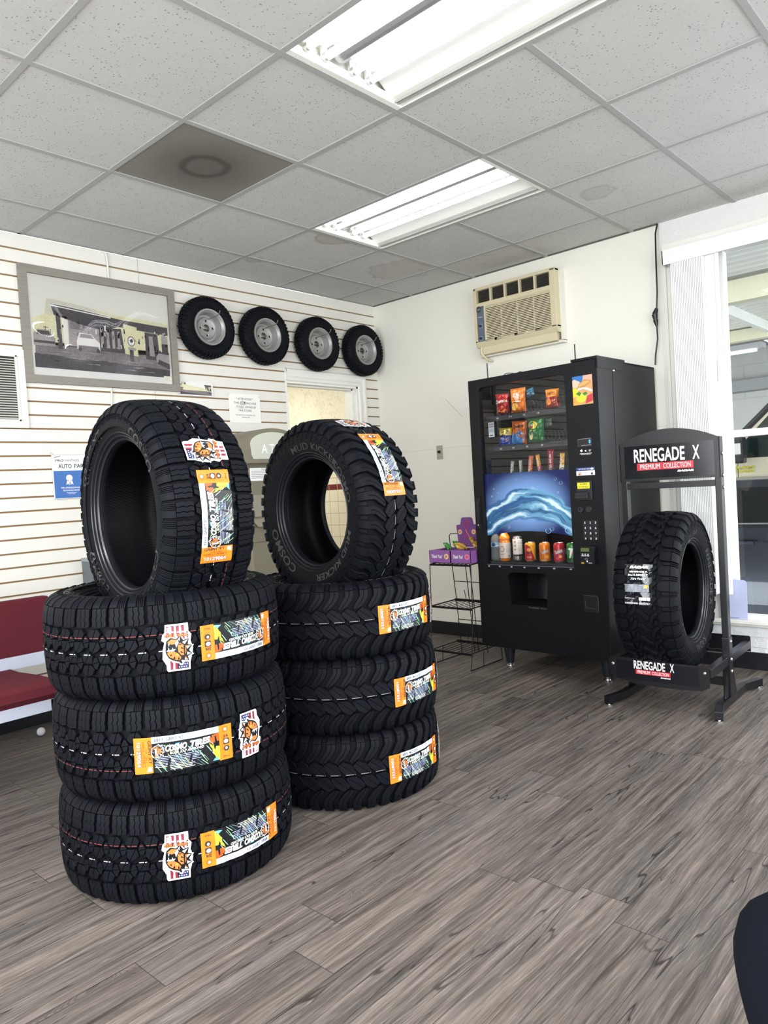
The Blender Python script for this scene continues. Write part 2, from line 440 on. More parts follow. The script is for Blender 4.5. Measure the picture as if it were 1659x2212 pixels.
class Art:
    def __init__(s): s.it = []
    def poly(s, pts, m, l=1): s.it.append(([tuple(p) for p in pts], None, m, l)); return s
    def rect(s, x0, y0, x1, y1, m, l=1): return s.poly([(x0, y0), (x1, y0), (x1, y1), (x0, y1)], m, l)
    def ell(s, cx, cy, rx, ry, m, l=1, n=20): return s.poly([(cx+rx*math.cos(2*PI*i/n), cy+ry*math.sin(2*PI*i/n)) for i in range(n)], m, l)
    def line(s, pts, w, m, l=1):
        for a, b in zip(pts[:-1], pts[1:]):
            d = Vector((b[0]-a[0], b[1]-a[1])); nrm = Vector((-d.y, d.x)).normalized()*(w/2)
            s.poly([(a[0]-nrm.x, a[1]-nrm.y), (b[0]-nrm.x, b[1]-nrm.y), (b[0]+nrm.x, b[1]+nrm.y), (a[0]+nrm.x, a[1]+nrm.y)], m, l)
        return s
    def band(s, top, bot, m, l=1):
        """filled ribbon between two polylines of equal length"""
        for i in range(len(top)-1): s.poly([bot[i], bot[i+1], top[i+1], top[i]], m, l)
        return s
    def rr(s, x0, y0, x1, y1, r, m, l=1):
        P = []
        for cx, cy, a in ((x1-r, y1-r, 0), (x0+r, y1-r, 90), (x0+r, y0+r, 180), (x1-r, y0+r, 270)):
            for k in range(5): t = math.radians(a+22.5*k); P.append((cx+r*math.cos(t), cy+r*math.sin(t)))
        return s.poly(P, m, l)
    def text(s, t, cx, cy, w, h, m, l=2, rot=0, bold=.0, ital=0.):
        V, Fs = text_geo(t, bold, ital); P = (V-.5)*[w, h]
        c_, s_ = math.cos(math.radians(rot)), math.sin(math.radians(rot))
        P = np.stack([P[:, 0]*c_-P[:, 1]*s_+cx, P[:, 0]*s_+P[:, 1]*c_+cy], 1)
        s.it.append((P, Fs, m, l)); return s
    def lay(s, mb, fn, dl=.0004, base=0., dx=None):
        for P, Fs, m, l in s.it:
            h = base+l*dl
            if Fs is None:
                if dx:
                    xs = [p[0] for p in P]; a, b = min(xs), max(xs)
                    if b-a > dx*1.01:
                        k = int(math.ceil((b-a)/dx))
                        for i in range(k):
                            Q = clipx(P, a+(b-a)*i/k, a+(b-a)*(i+1)/k)
                            if len(Q) > 2: mb.add([fn(x, y, h) for x, y in Q], [list(range(len(Q)))], m)
                        continue
                mb.add([fn(x, y, h) for x, y in P], [list(range(len(P)))], m)
            else:
                mb.add([fn(x, y, h) for x, y in P], Fs, m)
        return mb

# ================================================================== ROOM SHELL
H = 2.723
XL, YF = -7.2, -7.5           # far ends of the room (behind / beside the camera)
T2 = .6096
gx = lambda i: -.430-(4-i)*T2
gy = lambda j: -.428-(2-j)*T2
struct(MB(FLOOR).box(XL, YF, -.05, .12, 2.3, 0), 'floor')

# ceiling: tiles as a slab with the light and vent openings left out
holes = [(0, -3, 1, -1), (2, -1, 3, 1), (0, 0, 1, 1)]       # (i0, j0, i1, j1) in grid lines
xs = sorted([XL]+[gx(i) for i in range(-8, 5) if gx(i) > XL]+[0.0]); ys = sorted([YF]+[gy(j) for j in range(-12, 3) if gy(j) > YF]+[0.0])
mb = MB(CEIL); tb = MB(pm('#a5a5a2', .6))
def in_hole(x, y):
    for a, b, c, d in holes:
        if gx(a) < x < gx(c) and gy(b) < y < gy(d): return True
    return False
for a, b in zip(xs[:-1], xs[1:]):
    for c, d in zip(ys[:-1], ys[1:]):
        if not in_hole((a+b)/2, (c+d)/2):
            e = random.uniform(0, .0025); mb.box(a, c, H+e, b, d, H+.02+e)
struct(mb, 'ceiling')
for x in xs[1:-1]:
    seg = [(YF, 0)]
    for a, b, c, d in holes:
        if gx(a)+.01 < x < gx(c)-.01: seg = [q for p in seg for q in ((p[0], min(p[1], gy(b))), (max(p[0], gy(d)), p[1])) if q[1]-q[0] > .01]
    for y0, y1 in seg: tb.box(x-.012, y0, H-.004, x+.012, y1, H+.004)
for y in ys[1:-1]:
    seg = [(XL, 0)]
    for a, b, c, d in holes:
        if gy(b)+.01 < y < gy(d)-.01: seg = [q for p in seg for q in ((p[0], min(p[1], gx(a))), (max(p[0], gx(c)), p[1])) if q[1]-q[0] > .01]
    for x0, x1 in seg: tb.box(x0, y-.012, H-.0045, x1, y+.012, H+.0035)
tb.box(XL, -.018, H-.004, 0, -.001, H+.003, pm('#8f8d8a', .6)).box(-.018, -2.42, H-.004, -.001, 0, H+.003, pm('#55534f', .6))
struct(tb, 'trim_1')

# slatwall (back wall, y = 0) with real grooves
GZ = H-.0887; PITCHZ = .0762
DX0, DX1, DZT = -1.016, -.160, 2.125      # door hole incl. casing
mb = MB(SLAT)
zr = [H]+[GZ-k*PITCHZ for k in range(40) if GZ-k*PITCHZ > .13]
def slat_row(z0, z1, x0, x1, groove=True):
    gh = .0055 if groove else 0
    mb.box(x0, 0, z0+gh, x1, .012, z1-.0045)
    if groove: mb.box(x0, .011, z0-.006, x1, .02, z0+.008, GROOVE)
def spans(z0, z1):
    if (z0+z1)/2 > DZT: return [(XL, 0)]
    return [(XL, DX0), (DX1, 0)]
allz = zr+[.10]
for k in range(len(allz)-1):
    z1, z0 = allz[k], allz[k+1]
    if z0 < DZT < z1:
        for a, b in [(XL, DX0), (DX1, 0)]: slat_row(z0, z1, a, b)
        mb.box(DX0, 0, DZT, DX1, .012, z1-.0045)
    else:
        for a, b in spans(z0, z1): slat_row(z0, z1, a, b, k < len(allz)-2)
mb.box(XL, .02, 0, DX0, .12, H, WALLP).box(DX1, .02, 0, .12, .12, H, WALLP).box(DX0, .02, DZT, DX1, .12, H, WALLP)
mb.box(-2.1615, -.0006, 2.50, -2.1595, 0.001, H, pm('#8b8577', .8))
mb.box(-2.100, -.0008, 1.76, -2.0985, 0.001, 1.90, pm('#8b8577', .8))
struct(mb, 'wall_back')
bb = MB(BASEB); bb.box(XL, -.012, 0, DX0, .02, .10, b=.003); bb.box(DX1+.0, -.012, 0, 0, .02, .10)
struct(bb, 'baseboard_back')
# wall_right (x = 0)
mb = MB(WALLP); mb.box(0, -2.425, 0, .12, .02, H)
mb.box(-.0008, -2.425, 1.478, .0, -.02, 1.4805, pm('#cfcabd', .8)).box(-.0008, -2.425, .298, 0, -.02, .3, pm('#cfcabd', .8))
mb.tube([(-.001, -.70, 1.86), (-.001, -.76, 1.80), (-.001, -.85, 1.71)], .0012, 5, pm('#a59f92', .8))
struct(mb, 'wall_right')
mb = MB(STUC); mb.box(-.006, YF, 2.585, .12, -2.425, H)          # rough plaster beam over the window
mb.box(0, -2.78, 2.50, .12, -2.425, 2.585)
struct(mb, 'wall_right')
mb = MB(BLOCKP); mb.box(0, YF, 0, .14, -2.425, .257)
mb.box(0, -2.47, .25, .12, -2.425, 2.585, STUC)
for z in (.13, .19): mb.box(-.0015, YF, z, .001, -2.43, z+.003, pm('#b7b8ba', .8))
struct(mb, 'wall_right')
bb = MB(BASEB); bb.box(-.012, YF, 0, .02, -.0, .102, b=.003); struct(bb, 'baseboard_right')
# the other two walls of the room, behind and left of the camera
mb = MB(WALLP); mb.box(XL-.12, YF, 0, XL, .1, H); struct(mb, 'wall_left')
mb = MB(WALLP); mb.box(XL, YF-.12, 0, .12, YF, H); struct(mb, 'wall_front')

# corner mouldings at the window pilaster
mb = MB(TRIMW)
mb.box(-.010, -2.440, .257, .01, -2.425, 2.585).box(-.022, -2.462, .257, .01, -2.440, 2.56, b=.004).box(-.014, -2.488, .257, .01, -2.462, 2.55, b=.003).box(-.028, -2.50, .257, .01, -2.488, 2.545, b=.003)
mb.box(-.02, YF, 2.545, .05, -2.44, 2.585, b=.004).box(-.035, YF, 2.53, .05, -2.46, 2.548, b=.004)
struct(mb, 'trim_2')
# window 1: frame, muntin, two panes, sill
mb = MB(WHITE)
mb.box(.02, -2.78, .29, .09, -2.50, 2.56).box(.03, YF, 2.47, .09, -2.70, 2.56).box(.03, YF, .27, .09, -2.70, .315)
wf = struct(mb, 'window_1')
mbm = MB(WHITE); mbm.box(.03, YF, 1.372, .08, -2.775, 1.414, b=.003); mbm.build('muntin', wf)
for (z0, z1) in ((.31, 1.375), (1.41, 2.48)):
    MB(GLASS).add([(.05, YF, z0), (.05, -2.70, z0), (.05, -2.70, z1), (.05, YF, z1)], [(0, 1, 2, 3)]).build('pane', wf)
mb = MB(TRIMW); mb.box(-.045, YF, .272, .10, -2.50, .293, b=.004).box(-.028, YF, .257, .02, -2.50, .273, b=.004)
mb.build('sill', wf)
# ---- doorway 1: casing on top and right only
mb = MB(TRIMW)
def casing(mb, p0, p1, inward):
    pass
prof = [(0, .006), (.012, .018), (.030, .020), (.045, .014), (.060, .014), (.075, .020), (.092, .020), (.100, .010)]
for (a, da), (b, db) in zip(prof[:-1], prof[1:]):
    # top piece: band a..b measured down from the outer edge; mitred at the right corner
    zt = 2.132
    mb.add([(DX0, -da, zt-a), (DX1-a, -da, zt-a), (DX1-b, -db, zt-b), (DX0, -db, zt-b)], [(0, 1, 2, 3)])
    mb.add([(DX1-a, -da, zt-a), (DX1-a, -da, 0), (DX1-b, -db, 0), (DX1-b, -db, zt-b)], [(0, 1, 2, 3)])
mb.box(DX0, -.006, 2.128, DX1, .012, 2.134).box(DX1-.002, -.006, 0, DX1+.003, .012, 2.134)
mb.add([(DX0, 0.01, 2.132), (DX0, -.006, 2.132), (DX0, -.02, 2.08), (DX0, -.01, 2.032), (DX0, .01, 2.03)], [(0, 1, 2, 3, 4)])
mb.box(DX0, -.008, 2.018, DX1-.10, .13, 2.034).box(DX1-.118, -.008, 0, DX1-.100, .13, 2.034)
mb.box(DX0, .04, 2.006, DX1-.118, .09, 2.018).box(DX1-.130, .04, 0, DX1-.118, .09, 2.018)
mb.box(DX0-.004, -.002, 0, DX0+.012, .13, 2.034)
struct(mb, 'door_1')

# ---- the hallway seen through the doorway
g = G('hall_wall'); v, (x, y, z) = g.xyz()
ty = g.math('FRACT', g.math('DIVIDE', y, .108)); tz = g.math('FRACT', g.math('DIVIDE', g.math('SUBTRACT', z, 1.206), .108))
e1 = g.math('MINIMUM', ty, g.math('SUBTRACT', 1, ty)); e2 = g.math('MINIMUM', tz, g.math('SUBTRACT', 1, tz))
gr = g.step(g.math('MINIMUM', e1, e2), .035, .015)
c = g.mix(g.noise(v, 5, 2), srgb('#e9e1cb'), srgb('#f1ead6'))
band = g.math('MULTIPLY', g.step(z, 1.205, 1.2065), g.step(z, 1.2575, 1.256))
c = g.mix(g.math('MULTIPLY', gr, g.math('SUBTRACT', 1, band)), c, srgb('#b9ae8e'))
c = g.mix(band, c, g.mix(g.step(e1, .03, .015), srgb('#6f1a28'), srgb('#c9bb9f')))
n = g.noise(v, 3.2, 5, .62, .6)
pc = g.mix(g.noise(v, 1.6, 4, .6), srgb('#ebe5cc'), srgb('#f3efdd'))
pc = g.mix(g.math('MULTIPLY', g.step(g.noise(v, 16, 5, .7), .60, .72), .35), pc, srgb('#c5b98f'))
pc = g.mix(g.math('MULTIPLY', g.step(g.math('ABSOLUTE', g.math('SUBTRACT', n, .5)), .010, .002), .35), pc, srgb('#a99d78'))
c = g.mix(g.step(z, 1.36, 1.37), c, pc)
g.link(c, g.b.inputs['Base Color']); g.b.inputs['Roughness'].default_value = .35
HALL = g.m
mb = MB(HALL); mb.box(.07, .12, 0, .12, 2.4, 2.5); mb.box(-2.2, 2.3, 0, .12, 2.4, 2.5)
struct(mb, 'wall_back')
mb = MB(pm('#e2ddc8', .8)); mb.box(-2.2, .12, 2.42, .12, 2.4, 2.5); mb.box(-2.25, .12, 0, -2.2, 2.4, 2.5); struct(mb, 'ceiling')
area('hall_light', (-.9, 1.2, 2.40), (0, 0, 0), .6, .6, 22, (1.0, .97, .90))

# ================================================================== CEILING FIXTURES
# troffer with four LED tubes
g = G('led_tube'); v, (x, y, z) = g.xyz()
fy = g.math('FRACT', g.math('DIVIDE', y, .0165)); th = g.math('FRACT', g.math('ADD', g.math('DIVIDE', x, .0125), .5))
dy_ = g.math('SUBTRACT', fy, .5); dx_ = g.math('SUBTRACT', th, .5)
dd = g.math('SQRT', g.math('ADD', g.math('MULTIPLY', dy_, dy_), g.math('MULTIPLY', dx_, dx_)))
dot = g.step(dd, .42, .30)
g.link(g.mix(dot, srgb('#c9c6f2'), srgb('#ffffff')), g.b.inputs['Emission Color'])
g.link(g.math('ADD', g.math('MULTIPLY', dot, TUBE_E), 1.0), g.b.inputs['Emission Strength'])
g.b.inputs['Base Color'].default_value = srgb('#d8d6ea')
LED = g.m
REFL = pm('#efefe6', .35, var=.05, vscale=5); REFL2 = pm('#b4b5b4', .25, .6)
def troffer(x0, y0, label):
    t = thing('ceiling_light', label, 'ceiling light', (x0, y0, H), 0, 'open LED troffers in the ceiling')
    Wd, Ln = T2, 2*T2
    mb = MB(REFL)
    d = .070
    mb.box(.0, 0, d, Wd, Ln, d+.01)
    for a, b in ((0, .035), (Ln-.035, Ln)): mb.box(.012, a, -.003, Wd-.012, b, .03, b=.002)
    mb.box(0, 0, -.003, .014, Ln, d).box(Wd-.014, 0, -.003, Wd, Ln, d).box(0, 0, 0, Wd, .012, d).box(0, Ln-.012, 0, Wd, Ln, d)
    # sloping reflector flanks and the wide bare pan on the right
    mb.prism([(.014, .035, 0), (.05, .035, .066), (.014, .035, .066)], (0, Ln-.07, 0))
    mb.prism([(Wd-.014, .035, 0), (Wd-.075, .035, .012), (Wd-.16, .035, .066), (Wd-.014, .035, .066)], (0, Ln-.07, 0))
    mb.build('housing', t)
    mb = MB(pm('#9b9b97', .4)); mb.box(Wd-.060, .04, -.0035, Wd-.055, Ln-.04, .004).box(Wd-.044, .04, -.0035, Wd-.040, Ln-.04, .004)
    mb.build('pan_seam', t)
    mb = MB(REFL2)
    n = 8; P = [(.245-.055+.11*k/n, .045, .068-.034*math.sin(PI*k/n)) for k in range(n+1)]
    mb.prism(P, (0, Ln-.09, 0)); mb.build('ballast_cover', t)
    for k, fx in enumerate((.085, .175, .315, .405)):
        tb_ = MB(LED).cyl((fx, .055, .030), (fx, Ln-.055, .030), .0145, n=16).build('led_tube', t)
        cp = MB(pm('#c9c9c6', .3, .6))
        for a, b in ((.04, .058), (Ln-.058, Ln-.04)): cp.cyl((fx, a, .030), (fx, b, .030), .016, n=14).emit('end_cap', tb_)
        sk = MB(pm('#dadad2', .5))
        for a in (.030, Ln-.042): sk.box(fx-.014, a, .022, fx+.014, a+.012, d, b=.002).emit('lamp_socket', t)
    return t
troffer(gx(0)+.0, gy(-3), 'large open LED ceiling light nearest the camera, cut by the top edge of the picture')
troffer(gx(2)+.0, gy(-1), 'open LED ceiling light with four lit tubes, farther from the camera, toward the corner')

# ceiling vent
g = G('perforated_vent'); v, (x, y, z) = g.xyz()
fx = g.math('SUBTRACT', g.math('FRACT', g.math('DIVIDE', x, .0072)), .5); fy = g.math('SUBTRACT', g.math('FRACT', g.math('DIVIDE', y, .0072)), .5)
d = g.math('SQRT', g.math('ADD', g.math('MULTIPLY', fx, fx), g.math('MULTIPLY', fy, fy)))
hole = g.step(d, .40, .30)
cx = g.math('SUBTRACT', x, .3048); cy = g.math('SUBTRACT', y, .3048)
r = g.math('SQRT', g.math('ADD', g.math('MULTIPLY', cx, cx), g.math('MULTIPLY', cy, cy)))
rn = g.math('ADD', r, g.math('MULTIPLY', g.math('SUBTRACT', g.noise(v, 7, 3), .5), .03))
dirt = g.math('MAXIMUM', g.math('MULTIPLY', g.step(g.math('ABSOLUTE', g.math('SUBTRACT', rn, .100)), .060, .0), .9), g.math('MULTIPLY', g.step(rn, .34, .08), .55))
base = g.mix(dirt, srgb('#918e87'), srgb('#463f38'))
g.link(g.mix(g.math('MULTIPLY', hole, .8), base, srgb('#26241f')), g.b.inputs['Base Color']); g.b.inputs['Roughness'].default_value = .6
t = thing('ceiling_vent', 'dirty grey perforated square air vent set in the ceiling grid', 'air vent', (gx(0), gy(0), H))
MB(g.m).box(.012, .012, -.001, T2-.012, T2-.012, .01).build('perforated_plate', t)
mb = MB(pm('#8f8d88', .5)); mb.box(0, 0, .01, T2, T2, .05); mb.build('box', t)

# ================================================================== THINGS ON THE BACK WALL
# wall return-air grille
t = thing('wall_vent', 'white louvred return air grille on the slat wall, cut by the left edge', 'air vent', (-3.42, -.001, 1.646))
mb = MB(TRIMW); w_, h_ = .522, .431
for (a, b, c_, d_) in ((0, 0, w_, .042), (0, h_-.042, w_, h_), (0, .042, .042, h_-.042), (w_-.050, .042, w_, h_-.042)): mb.box(a, -.016, b, c_, 0, d_, b=.004)
mb.box(.036, -.024, .036, w_-.044, -.008, .044).box(w_-.052, -.024, .036, w_-.044, -.008, h_-.036).box(.036, -.024, h_-.044, w_-.044, -.008, h_-.036)
mb.build('frame', t)
MB(BLK).box(.04, -.004, .04, w_-.05, -.001, h_-.04).build('duct', t)
mb = MB(pm('#e4e2d6', .45))
k = 0; z = .050
while z < h_-.052:
    mb.prism([(.044, -.016, z), (.044, -.005, z+.006), (.044, -.0045, z+.0045), (.044, -.015, z-.0015)], (w_-.098, 0, 0)); z += .0134
mb.build('louvre_set', t)

# framed photograph
fx0, fx1, fz0, fz1 = -2.898, -1.930, 1.900, 2.554
fwd = .044
t = thing('framed_picture', 'large grey wood framed sepia photograph of an old filling station on the slat wall', 'picture', ((fx0+fx1)/2, -.002, fz0))
hw = (fx1-fx0)/2; hh = fz1-fz0
mb = MB(mat_woodframe())
def mitre(p):
    mb.prism([(q[0], 0, q[1]) for q in p], (0, -.024, 0))
mitre([(-hw, 0), (hw, 0), (hw-fwd, fwd), (-hw+fwd, fwd)]); mitre([(-hw, hh), (-hw+fwd, hh-fwd), (hw-fwd, hh-fwd), (hw, hh)])
mitre([(-hw, 0), (-hw+fwd, fwd), (-hw+fwd, hh-fwd), (-hw, hh)]); mitre([(hw, 0), (hw, hh), (hw-fwd, hh-fwd), (hw-fwd, fwd)])
mb.build('frame', t)
def mat_grain(name, a, b, s1=260):
    g = G(name); v, _ = g.xyz(); n = g.noise(v, s1, 3, .8); n2 = g.noise(v, 12, 3, .5)
    c = g.mix(g.step(n, .40, .60), srgb(a), srgb(b)); g.link(g.mix(g.math('MULTIPLY', g.step(n2, .4, .7), .5), c, srgb(a)), g.b.inputs['Base Color']); g.b.inputs['Roughness'].default_value = .5
    return g.m
GR_D = mat_grain('print_dark', '#2c272b', '#5a5157'); GR_M = mat_grain('print_mid', '#625a5f', '#99908f'); GR_L = mat_grain('print_light', '#8e8488', '#bdb4b0')
GR_Y = mat_grain('print_cream', '#cfc9a0', '#e9e4c4'); GR_S = mat_grain('print_sky', '#c4bfb0', '#d8d3c2'); PW_ = pm('#e6e4e0', .6); PG_ = pm('#dddbd2', .6)
iw, ih = 2*(hw-fwd), hh-2*fwd
def station(a, W_, H_, full=True):
    """old service station print, drawn in a W_ x H_ box"""
    q = lambda x, y: (x*W_, y*H_)
    P = lambda pts, m, l: a.poly([q(*p) for p in pts], m, l)
    if full:
        a.rect(0, 0, W_, H_, PW_, 0); P([(.0, .30), (1, .18), (1, 1), (0, 1)], PG_, 1)
        rs = random.Random(12)
        for k in range(70):   # foliage, people, pumps and shop-front clutter behind the forecourt
            x = rs.uniform(.04, .97); y = rs.uniform(.33, .47 if x < .15 else .55); w_ = rs.uniform(.004, .018); h_ = rs.uniform(.012, .06)
            P([(x, y), (x+w_, y-.004), (x+w_*.9, y+h_), (x+.1*w_, y+h_*.9)], rs.choice([GR_D, GR_M, GR_L, PW_, GR_D]), 5)
        for k in range(26):
            x = rs.uniform(.05, .9); y = rs.uniform(.09, .29); P([(x, y), (x+rs.uniform(.04, .16), y-.004), (x+.08, y+.006)], rs.choice([GR_D, GR_L]), 4)
    P([(.02, .08), (.98, .075), (.985, .36), (.03, .34)], GR_M, 2)
    P([(.02, .08), (.98, .075), (.985, .16), (.55, .19), (.02, .22)], GR_D, 3)
    P([(.02, .32), (.02, .56), (.10, .62), (.12, .78), (.30, .76), (.60, .70), (.985, .68), (.985, .30)], GR_Y, 2)
    P([(.10, .62), (.12, .78), (.30, .76), (.45, .73), (.45, .62)], GR_S, 3)
    P([(.14, .74), (.45, .69), (.62, .66), (.985, .64), (.985, .55), (.60, .58), (.50, .52), (.36, .55), (.16, .62)], GR_D, 4)
    a.line([q(.14, .715), q(.55, .665)], .012*H_, PW_, 5); a.line([q(.14, .735), q(.55, .685)], .006*H_, PW_, 5)
    P([(.17, .66), (.20, .66), (.205, .28), (.175, .28)], GR_D, 4); P([(.21, .62), (.245, .62), (.245, .32), (.215, .32)], PW_, 4)
    P([(.25, .60), (.50, .57), (.52, .34), (.25, .32)], GR_L, 3); P([(.26, .58), (.33, .57), (.33, .50), (.26, .50)], GR_M, 4)
    P([(.46, .54), (.62, .56), (.64, .30), (.46, .30)], GR_D, 4)
    for k in range(4): P([(.47+.04*k, .53), (.49+.04*k, .53), (.49+.04*k, .34), (.47+.04*k, .34)], GR_L, 5)
    P([(.64, .62), (.74, .60), (.74, .28), (.64, .30)], GR_Y, 5)
    P([(.80, .56), (.90, .55), (.91, .26), (.80, .26)], GR_D, 5); P([(.83, .52), (.86, .52), (.87, .30), (.83, .30)], GR_L, 6)
    P([(.93, .54), (.98, .54), (.98, .32), (.93, .32)], GR_D, 5); P([(.93, .54), (.98, .54), (.98, .45), (.93, .45)], GR_L, 6)
    # parked cars
    P([(.02, .30), (.155, .30), (.16, .38), (.14, .41), (.12, .46), (.05, .46), (.02, .42)], GR_L, 6); P([(.045, .45), (.12, .45), (.13, .41), (.04, .41)], GR_D, 7); P([(.02, .35), (.155, .35), (.155, .325), (.02, .325)], GR_D, 7)
    P([(.30, .30), (.46, .30), (.46, .38), (.43, .42), (.40, .47), (.32, .47), (.30, .38)], PW_, 6); P([(.31, .34), (.45, .34), (.45, .29), (.31, .29)], GR_M, 7); P([(.33, .46), (.40, .46), (.42, .42), (.32, .42)], GR_L, 7)
    a.ell(*q(.32, .30), .012*W_, .022*H_, GR_D, 8); a.ell(*q(.445, .30), .012*W_, .022*H_, GR_D, 8)
    P([(.88, .24), (.985, .20), (.985, .33), (.90, .34), (.88, .30)], GR_L, 6); P([(.89, .22), (.985, .17), (.985, .23), (.90, .27)], GR_D, 7)
    # shield sign on a pump
    P([(.675, .22), (.705, .22), (.705, .36), (.675, .36)], GR_D, 7); a.ell(*q(.692, .44), .028*W_, .055*H_, GR_D, 7); a.ell(*q(.692, .44), .023*W_, .046*H_, PW_, 8); P([(.665, .38), (.725, .37), (.725, .34), (.665, .35)], GR_L, 8)
    P([(.678, .45), (.700, .47), (.708, .44), (.690, .42)], GR_D, 9)
    for x_, hgt in ((.10, .50), (.13, .47)): a.line([q(x_, .40), q(x_, hgt)], .004*W_, GR_D, 5)
    a.line([q(.085, .485), q(.118, .485)], .004*W_, GR_D, 5)
art = Art(); station(art, iw, ih)
art.rect(iw*.93, ih*.02, iw*.995, ih*.09, pm('#efece0', .6), 10); art.text('A. Shell\nSt. Jos\nApr 1957', iw*.962, ih*.055, iw*.045, ih*.045, pm('#8f8a80'), 11)
mb = MB(); art.lay(mb, lambda x, y, h: (-hw+fwd+x, -.006-h, fwd+y), dl=.0002); mb.build('print', t)
MB(ACRYL).add([(-hw+fwd, -.014, fwd), (hw-fwd, -.014, fwd), (hw-fwd, -.014, hh-fwd), (-hw+fwd, -.014, hh-fwd)], [(0, 1, 2, 3)]).build('glazing', t)
MB(pm('#b9b6ae', .7)).box(-hw+.01, -.004, .005, hw-.01, 0, hh-.005).build('backing', t)

# little cut-out print beside the frame
t = thing('photo_cutout', 'small sepia cut-out print of the old station, just right of the framed picture', 'print', (-1.80, -.001, 1.878))
a = Art(); a.poly([(0, .004), (.262, 0), (.262, .09), (.20, .103), (.03, .088)], PW_, 0)
b_ = Art(); station(b_, .25, .12, False)
for P_, Fs, m, l in b_.it:
    a.it.append(([(p[0]+.002, min(p[1], .098)) for p in P_], Fs, m, l+1))
mb = MB(); a.lay(mb, lambda x, y, h: (x-.131, -.006-.02*abs(x-.13)-h, y), dl=.0001); mb.build('print', t)

# white cable ends
o = MB(pm('#e2ded4', .5)).tube([(-2.40, -.004, 2.716), (-2.375, -.010, 2.715), (-2.366, -.010, 2.68), (-2.364, -.008, 2.56)], .006, 8).build('white_cable')
tag(o, 'white cable coming out of the ceiling above the framed picture', 'cable')
o = MB(pm('#e2ded4', .5)).tube([(-2.398, -.006, 1.899), (-2.396, -.008, 1.86), (-2.402, -.006, 1.79)], .005, 8).build('white_cable')
tag(o, 'short white cable hanging below the framed picture', 'cable')

# shop sign PROVANTAGE
t = thing('hanging_sign', 'white and blue auto technicians sign with ribbon badge hung on the slat wall', 'sign', (-2.787, -.012, 1.245))
MB(pm('#d9dadb', .4)).box(0, 0, 0, .25, .008, .250, b=.003).build('panel', t)
a = Art(); a.rect(.004, .004, .246, .160, pm('#2f66ad', .4), 1); a.rect(.004, .160, .246, .246, pm('#e6e9ec', .4), 1)
DK = pm('#26282d', .5); W1 = pm('#f0f0f0', .5)
a.text('PRO', .043, .219, .046, .013, DK, 2, bold=.02).text('VANTAGE', .113, .219, .086, .013, DK, 2).text('AUTO', .072, .186, .078, .024, DK, 2, bold=.015).text('PARTS', .170, .186, .088, .024, DK, 2, bold=.015)
a.line([(.012, .235), (.030, .241), (.048, .243)], .004, pm('#6c6f74'), 2)
a.ell(.092, .118, .019, .019, W1, 2, 16).poly([(.078, .108), (.072, .078), (.083, .086), (.090, .076), (.092, .100)], W1, 2).poly([(.094, .100), (.098, .076), (.104, .086), (.114, .078), (.106, .108)], W1, 2)
a.text('PROFESSIONAL', .098, .062, .112, .009, W1, 2, bold=.01).text('TECHNICIANS', .098, .047, .098, .009, W1, 2, bold=.01).rect(.07, .032, .13, .034, W1, 2).rect(.08, .026, .12, .028, W1, 2)
mb = MB(); a.lay(mb, lambda x, y, h: (x, -.0002-h, y)); mb.build('face', t)
MB(CHROME).tube([(-.004, .012, .262), (-.004, -.01, .262), (.008, -.012, .255)], .0022, 6).build('hook', t)

# attention notice
t = thing('paper_notice', 'white paper notice reading ATTENTION about the ATM taped on the slat wall', 'notice', (-1.543, -.003, 1.712))
MB(pm('#efede6', .6)).box(0, -.0012, 0, .272, 0, .203).build('sheet', t)
a = Art(); K = pm('#33322f', .6)
a.text('* ATTENTION *', .136, .167, .145, .017, K).text('THIS', .065, .139, .045, .015, K, ital=.1).text('ATM', .118, .141, .045, .020, K, bold=.01).line([(.096, .128), (.141, .128)], .002, K, 2).text('MACHINE', .192, .137, .088, .015, K, ital=.1)
a.text('IS', .072, .113, .014, .015, K).text('NOT', .108, .113, .044, .015, K).line([(.087, .103), (.13, .103)], .0015, K, 2).text('OWNED BY', .185, .111, .100, .015, K, ital=.1).text('THE STORE.', .136, .086, .115, .015, K, ital=.1)
a.text('FOR SERVICE OR CONCERNS CALL', .138, .054, .17, .008, K).text('1-800-456-4645', .138, .038, .07, .007, K)
mb = MB(); a.lay(mb, lambda x, y, h: (x, -.0013-h*.5, y)); mb.build('print', t)
MB(pm('#dedbd0', .3)).box(-.004, -.002, .187, .010, -.001, .202).build('tape', t); MB(pm('#dedbd0', .3)).box(.258, -.002, .180, .272, -.001, .195).build('tape', t)

# grey metal box on the wall behind the left stack
t = thing('metal_box', 'small grey metal box on the slat wall behind the all-terrain tires', 'box', (-2.655, -.001, .55))
MB(pm('#5c6368', .5)).box(0, -.12, 0, .28, 0, .335, b=.006).build('body', t)
MB(pm('#8e9497', .45)).box(-.004, -.125, .325, .284, 0, .345, b=.004).build('lid', t)

